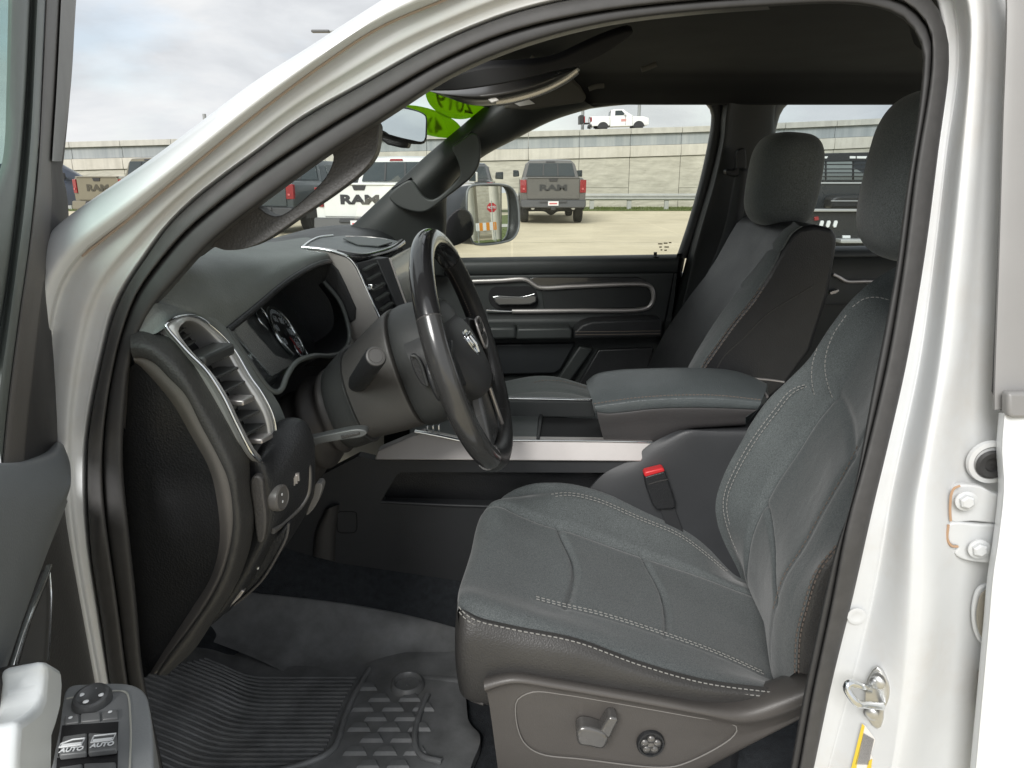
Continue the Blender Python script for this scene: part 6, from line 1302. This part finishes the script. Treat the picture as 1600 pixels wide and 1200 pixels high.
# ---- ramp behind with the white truck driving along it
dk = []
RY = 64
def zr(u): return float(np.interp(u, [700, 830, 1105, 1450], [212, 207, 199, 184]))
dpts = [at(u, zr(u), RY) for u in (700, 830, 960, 1105, 1300, 1500)]
tagd = plate('ramp_deck', [p for p in dpts]+[V3((dpts[-1].x, RY, 0)), V3((dpts[0].x, RY, 0))], (0, 9, 0), cc1, None, 0); tagd['kind'] = 'structure'
wx = at(912, 205, RY+4); wz = at(960, zr(960)+1, RY).z
wt = pickup('work_pickup', (wx.x+.5, RY+4, wz-.05), R(-90), (.78, .78, .77), 'small white work pickup driving along the top of the ramp', None, cab=2.2, letters=False, plate_=False)
wt.rotation_euler = (0, -math.atan2(dpts[3].z-dpts[1].z, dpts[3].x-dpts[1].x), 0); wt.rotation_euler = (Matrix.Rotation(-math.atan2(dpts[3].z-dpts[1].z, dpts[3].x-dpts[1].x), 3, 'Y') @ Matrix.Rotation(R(-90), 3, 'Z')).to_euler()
plate('door_badge', [V3((1.03, 2.7, .9)), V3((1.03, 3.15, .9)), V3((1.03, 3.15, 1.12)), V3((1.03, 2.7, 1.12))], (-.02, 0, 0), mat('faded_red', (.55, .28, .26), .5), wt, 0)
rb = plate('tow_lamp_board', [V3((-.9, -.55, .9)), V3((.9, -.55, .9)), V3((.9, -.55, 1.45)), V3((-.9, -.55, 1.45))], (0, .1, 0), tlm, wt, .03)
plate('lamp_board_arm', [V3((-.1, -.45, .8)), V3((.1, -.45, .8)), V3((.1, -.45, .95)), V3((-.1, -.45, .95))], (0, .5, 0), bmp, wt, .01)
box('lamp_board_box', (0, -.75, 1.2), (1.8, .35, .7), bmp, wt, .03)
# ---- lamp posts
pol = mat('lamp_post_grey', (.30, .31, .31), .5, metal=.3)
def post(u, vt, Y, r, label, head=0, vb=330):
    p = at(u, vt, Y); t = tag(empty('street_lamp', (p.x, Y, 0)), label, 'lamp post', 'lamp posts around the lot')
    tube('pole', [V3((0, 0, 0)), V3((0, 0, p.z*.5)), V3((0, 0, p.z))], lambda q: r*(1.2-.4*q), pol, t, 10, n=8)
    lathe('base_plate', [(r*2.4, 0), (r*2.4, .05), (r*1.3, .10)], (0, 0, 0), (0, 0, 1), pol, t, 14)
    if head:
        tube('lamp_arm', [V3((0, 0, p.z-.3)), V3((head*.4, 0, p.z-.02)), V3((head*.8, 0, p.z))], r*.6, pol, t, 8, n=10)
        box('lamp_head', (head, 0, p.z), (abs(head)*.7, .35, .14), mat('lamp_head_grey', (.12, .12, .12), .5), t, .04)
    return t
post(920, -200, 70, .13, 'thin lamp post just left of the white truck on the ramp', 0)
post(1018, -260, 68, .13, 'thin lamp post rising right of the white truck on the ramp', 0)
post(1222, -200, 50, .32, 'stout pale pole at the left edge of the rear passenger window', 0)
post(1236, -200, 66, .10, 'slim lamp post beside the stout pole in the rear window', 0)
post(541, 49, 44, .11, 'lamp post whose flat head shows above the windscreen pillar', -1.45)
post(319, 178, 48, .14, 'short lamp post peeping above the windscreen pillar', 0)
# ---- flatbed truck outside the rear window
FY = 8.2
fl = tag(empty('flatbed_truck', (at(1370, 350, FY).x, FY, 0)), 'black flatbed truck with a barred headache rack outside the rear window', 'truck')
fm = mat('flatbed_black', (.014, .015, .016), .45, var=(6, .15)); fm2 = mat('cab_black_paint', (.018, .022, .026), .3, coat=.4, var=(3, .1)); wpr = mat('white_reflector', (.72, .74, .72), .4); lite = mat('pale_edge_steel', (.42, .43, .42), .4, metal=.4)
def FP(nm, l, Y, d, m_, b_=.01, par=None):
    P = [p-V3(fl.location) for p in A(l, Y)]; return plate(nm, P, (0, d, 0), m_, par or fl, b_, 2)
rk = FP('rack_frame', [(1262, 240), (1372, 237.5), (1500, 237), (1500, 250), (1364, 250), (1352, 252), (1280, 253), (1262, 262)], FY, .08, fm)
for l in ([(1278, 244.5), (1294, 244.2), (1292, 247.6), (1277, 247.8)], [(1328, 244), (1337, 244), (1337, 247.6), (1328, 247.6)], [(1339, 244), (1355, 244), (1353, 247.8), (1339, 247.6)]): FP('rack_marker', l, FY-.01, .01, wpr, .002, rk)
for v in (257, 264, 270, 276, 282): FP('rack_bar', [(1258, v-.9), (1500, v-1.2), (1500, v+.7), (1258, v+1.0)], FY+.02, .03, fm, .003)
for u in (1291, 1334, 1378, 1420): FP('rack_upright', [(u-1, 247), (u+1, 247), (u+.7, 287), (u-1.3, 287)], FY+.05, .03, fm, .003)
for l in ([(1264, 262), (1269, 249), (1273, 250), (1269, 264)], [(1361, 251), (1366, 249), (1369, 258), (1365, 263)], [(1372, 250), (1375, 249), (1377, 256), (1374, 260)]): FP('work_lamp', l, FY-.03, .05, wpr, .006, rk)
FP('rack_sill', [(1258, 284.5), (1500, 284.5), (1500, 287.5), (1258, 287.5)], FY-.02, .08, lite, .004)
FP('rack_panel', [(1258, 288), (1500, 288), (1500, 327), (1258, 327)], FY, .06, fm2, .006)
cb = FP('cab', [(1266, 244), (1290, 240.5), (1372, 239.5), (1480, 240), (1505, 250), (1515, 330), (1258, 330), (1262, 262)], FY+.5, 2.0, fm2, .08)
FP('cab_window', [(1276, 255), (1296, 250), (1330, 249), (1334, 262), (1352, 272), (1400, 272), (1400, 283), (1270, 283)], FY+.48, .03, mat('pale_window_view', (.22, .25, .24), .12, coat=.3), .004, cb)
tb_ = FP('tool_box', [(1300, 309), (1312, 305.5), (1365, 304.5), (1440, 306), (1440, 326), (1298, 326)], FY-.25, .24, fm, .03)
FP('box_lid_edge', [(1299, 313.2), (1440, 313.2), (1440, 314.8), (1299, 314.8)], FY-.265, .02, lite, .002, tb_)
FP('deck_edge', [(1258, 326.6), (1500, 327.2), (1500, 330.6), (1258, 330.2)], FY-.62, .1, lite, .004)
tlb = FP('tail_board', [(1256, 331), (1520, 331), (1520, 400), (1256, 400)], FY-.55, .1, fm, .01)
FP('tail_lamp', [(1273, 339), (1279, 338), (1280, 344), (1273, 345)], FY-.58, .04, tlm, .004, tlb)
for u in (1284, 1294.5, 1305.5): FP('reflector_bar', [(u-3.5, 353), (u-1, 345), (u+3, 344.5), (u+4, 347), (u+1.5, 355), (u-2, 356)], FY-.58, .03, wpr, .006, tlb)
FP('reflector_bar', [(1317, 368), (1329, 368), (1329, 372), (1317, 372)], FY-.58, .03, wpr, .003, tlb)
pt_ = FP('number_plate', [(1376, 354), (1420, 353), (1420, 371), (1376, 369)], FY-.58, .03, platem, .003, tlb)
for v in (358, 363): FP('plate_print', [(1379, v), (1404, v-.3), (1404, v+2), (1379, v+2)], FY-.583, .004, plr, 0, tlb)
FP('step_bumper', [(1314, 374), (1520, 374), (1520, 380), (1314, 380)], FY-.75, .2, lite, .01, tlb)
for s_ in (-1, 1):
    lathe('wheel', [(.15, -.15), (.40, -.15), (.45, -.1), (.45, .1), (.40, .15), (.15, .15)], V3((s_*.85, -.1, .45)), (1, 0, 0), tyre, fl, 24)
# ---- ribbed cargo trailer left of the dark pickup
tr_ = tag(empty('cargo_trailer', (-9.9, 22.5, 0), None, R(-15)), 'pale ribbed cargo trailer behind the pillar handle, left of the dark pickup', 'trailer')
box('trailer_box', (0, 1.6, 1.15), (2.0, 3.2, 1.5), mat('trailer_pale', (.42, .45, .43), .5, var=(2, .05)), tr_, .03)
for k in range(11): box('trailer_rib', (0, -.012, .5+.12*k), (1.9, .03, .03), mat('rib_pale', (.48, .51, .49), .5), tr_, .006)
box('reflector_strip', (.6, -.03, .98), (.6, .02, .09), wpr, tr_, .004)
for s_ in (-1, 1): lathe('wheel', [(.1, -.1), (.3, -.1), (.33, -.06), (.33, .06), (.3, .1), (.1, .1)], V3((s_*.9, 1.6, .33)), (1, 0, 0), tyre, tr_, 20)
# ================================================================== what stands behind the pickup, seen in the passenger door mirror
mc = mp0; d0 = (mc-CAMP).normalized(); rf = (d0-mn*2*d0.dot(mn)).normalized()
sd_ = V3((-rf.y, rf.x, 0)).normalized()
def MW(dist, side): p = mc+V3((rf.x, rf.y, 0)).normalized()*dist+sd_*side; return V3((p.x, p.y, 0))
fw = V3((rf.x, rf.y, 0)).normalized()
gp_ = [MW(17, -12), MW(17, 14), MW(46, 30), MW(46, -28)]
v2, f2 = [], []
rnd2 = random.Random(5)
base_ = [p+V3((0, 0, .012)) for p in gp_]; v2 += [tuple(p) for p in base_]; f2.append((0, 1, 2, 3))
for i in range(6000):
    p = MW(rnd2.uniform(17, 30), rnd2.uniform(-9, 9)); a = rnd2.random()*6.28; b = len(v2); w = .02
    v2.extend([(p.x-w*math.cos(a), p.y-w*math.sin(a), .0), (p.x+w*math.cos(a), p.y+w*math.sin(a), .0), (p.x, p.y, rnd2.uniform(.04, .11))]); f2.append((b, b+1, b+2))
tag(mk('verge_grass', v2, f2, gsm, None, 0), 'green grass verge reflected in the passenger door mirror', 'grass', kind='stuff')
rdm = matg('road_concrete', (.40, .39, .35), (.48, .47, .43), .8)
q0_, q1_ = MW(29, -30), MW(29, 30); rdp = mk('service_road', [q0_+V3((0, 0, .024)), q1_+V3((0, 0, .024)), MW(32, 30)+V3((0, 0, .024)), MW(32, -30)+V3((0, 0, .024))], [(0, 1, 2, 3)], rdm, None, 0); rdp['kind'] = 'structure'
br_ = tag(empty('highway_bridge', MW(48, 0)), 'concrete highway bridge on round columns reflected in the passenger door mirror', 'bridge')
o0_ = MW(48, 0)
def bl(dist, side, z=0): return MW(dist, side)-o0_+V3((0, 0, z))
for s_ in (-7.4, -1.35, .25, 3.7, 9.2):
    for dd_ in (46, 56):
        a = bl(dd_, s_); tube('column', [a, a+V3((0, 0, 6.2))], .32, cc2, br_, 16)
for dd_ in (46, 56): joinm('pier_cap', [bar(bl(dd_, -11.5, 6.7), bl(dd_, 11.5, 6.7), 1.4, 1.0)], cc2, br_, stuff=False)
joinm('bridge_deck', [bar(bl(51, -40, 7.9), bl(51, 14, 7.9), 14, 1.2)], cc1, br_, stuff=False)
joinm('bridge_parapet', [bar(bl(44.2, -40, 9.0), bl(44.2, 14, 9.0), .3, 1.0)], cc1, br_, stuff=False)
ab = tag(joinm('bridge_abutment', [bar(bl(66, -30, 2.4)+o0_, bl(66, 12, 2.4)+o0_, 1.0, 4.8)], stn, None, stuff=False), 'pale concrete wall behind the bridge columns', 'wall')
ss_ = MW(43, .05)
sg = tag(empty('stop_sign', ss_), 'red octagonal stop sign on a post reflected in the door mirror', 'road sign')
tube('sign_post', [V3((0, 0, 0)), V3((0, 0, 2.4))], .03, gal, sg, 8)
oc_ = [V3((0, 0, 2.0))+sd_*.30*math.cos(R(22.5+45*k))+V3((0, 0, .30*math.sin(R(22.5+45*k)))) for k in range(8)]
fc = plate('sign_face', oc_, fw*.02, mat('stop_red', (.5, .02, .03), .4), sg, .003)
text('lettering', 'STOP', .20, basis(V3((0, 0, 2.0))-fw*.026, -sd_, V3((0, 0, 1)), -fw), platem, sg, .003, .006)
bb = tag(empty('barricade', MW(41, -.35)), 'striped orange and white barricade at the roadside', 'barricade')
for k in range(6):
    c = bl(48, 0, 0)*0+sd_*(-.6+.2*k); plate('board_stripe', [c+V3((0, 0, .7)), c+sd_*.2+V3((0, 0, .7)), c+sd_*.2+V3((0, 0, 1.15)), c+V3((0, 0, 1.15))], fw*.04, mat('barricade_orange', (.65, .24, .02), .5) if k % 2 else platem, bb, .004)
for s_ in (-.5, .5): box('barricade_leg', sd_*s_+fw*.03+V3((0, 0, .55)), (.06, .06, 1.1), gal, bb, .01)
# far trees at the right of the mirror view
lf = matg('leaf_green', (.035, .06, .018), (.07, .10, .03), 2.0); bk_ = mat('bark_brown', (.10, .075, .05), .9)
def tree(p, h, seed, label):
    r_ = random.Random(seed); t = tag(empty('roadside_tree', p), label, 'tree', 'trees along the road')
    tube('trunk', [V3((0, 0, 0)), V3((.1, .05, h*.3)), V3((0, .1, h*.6))], lambda q: .22-.12*q, bk_, t, 8, n=8)
    for k in range(5):
        a = k*1.26; tube('limb', [V3((0, 0, h*.35)), V3((math.cos(a)*h*.12, math.sin(a)*h*.12, h*.55)), V3((math.cos(a)*h*.22, math.sin(a)*h*.22, h*.75))], lambda q: .09-.06*q, bk_, t, 6, n=6)
    V, Fc = [], []
    cl = [(r_.gauss(0, h*.16), r_.gauss(0, h*.16), h*r_.uniform(.45, .95), h*r_.uniform(.08, .16)) for _ in range(16)]
    for i in range(2600):
        cx, cy, cz, cr = r_.choice(cl); d = V3((r_.gauss(0, 1), r_.gauss(0, 1), r_.gauss(0, .8))).normalized()*cr*r_.uniform(.5, 1.05)
        c = V3((cx, cy, cz))+d; a = V3((r_.gauss(0, 1), r_.gauss(0, 1), r_.gauss(0, 1))).normalized()*.16; b = a.cross(V3((r_.gauss(0, 1), r_.gauss(0, 1), 1))).normalized()*.10
        n = len(V); V += [c-a, c+b, c+a, c-b]; Fc.append((n, n+1, n+2, n+3))
    cr_ = mk('crown', V, Fc, lf, t, 0)
tree(MW(70, -16), 7.5, 1, 'round dark green tree at the right of the mirror view'); tree(MW(84, -24), 9, 2, 'taller tree farther right beyond the bridge'); tree(MW(95, -34), 8, 3, 'far tree at the edge of the mirror view')
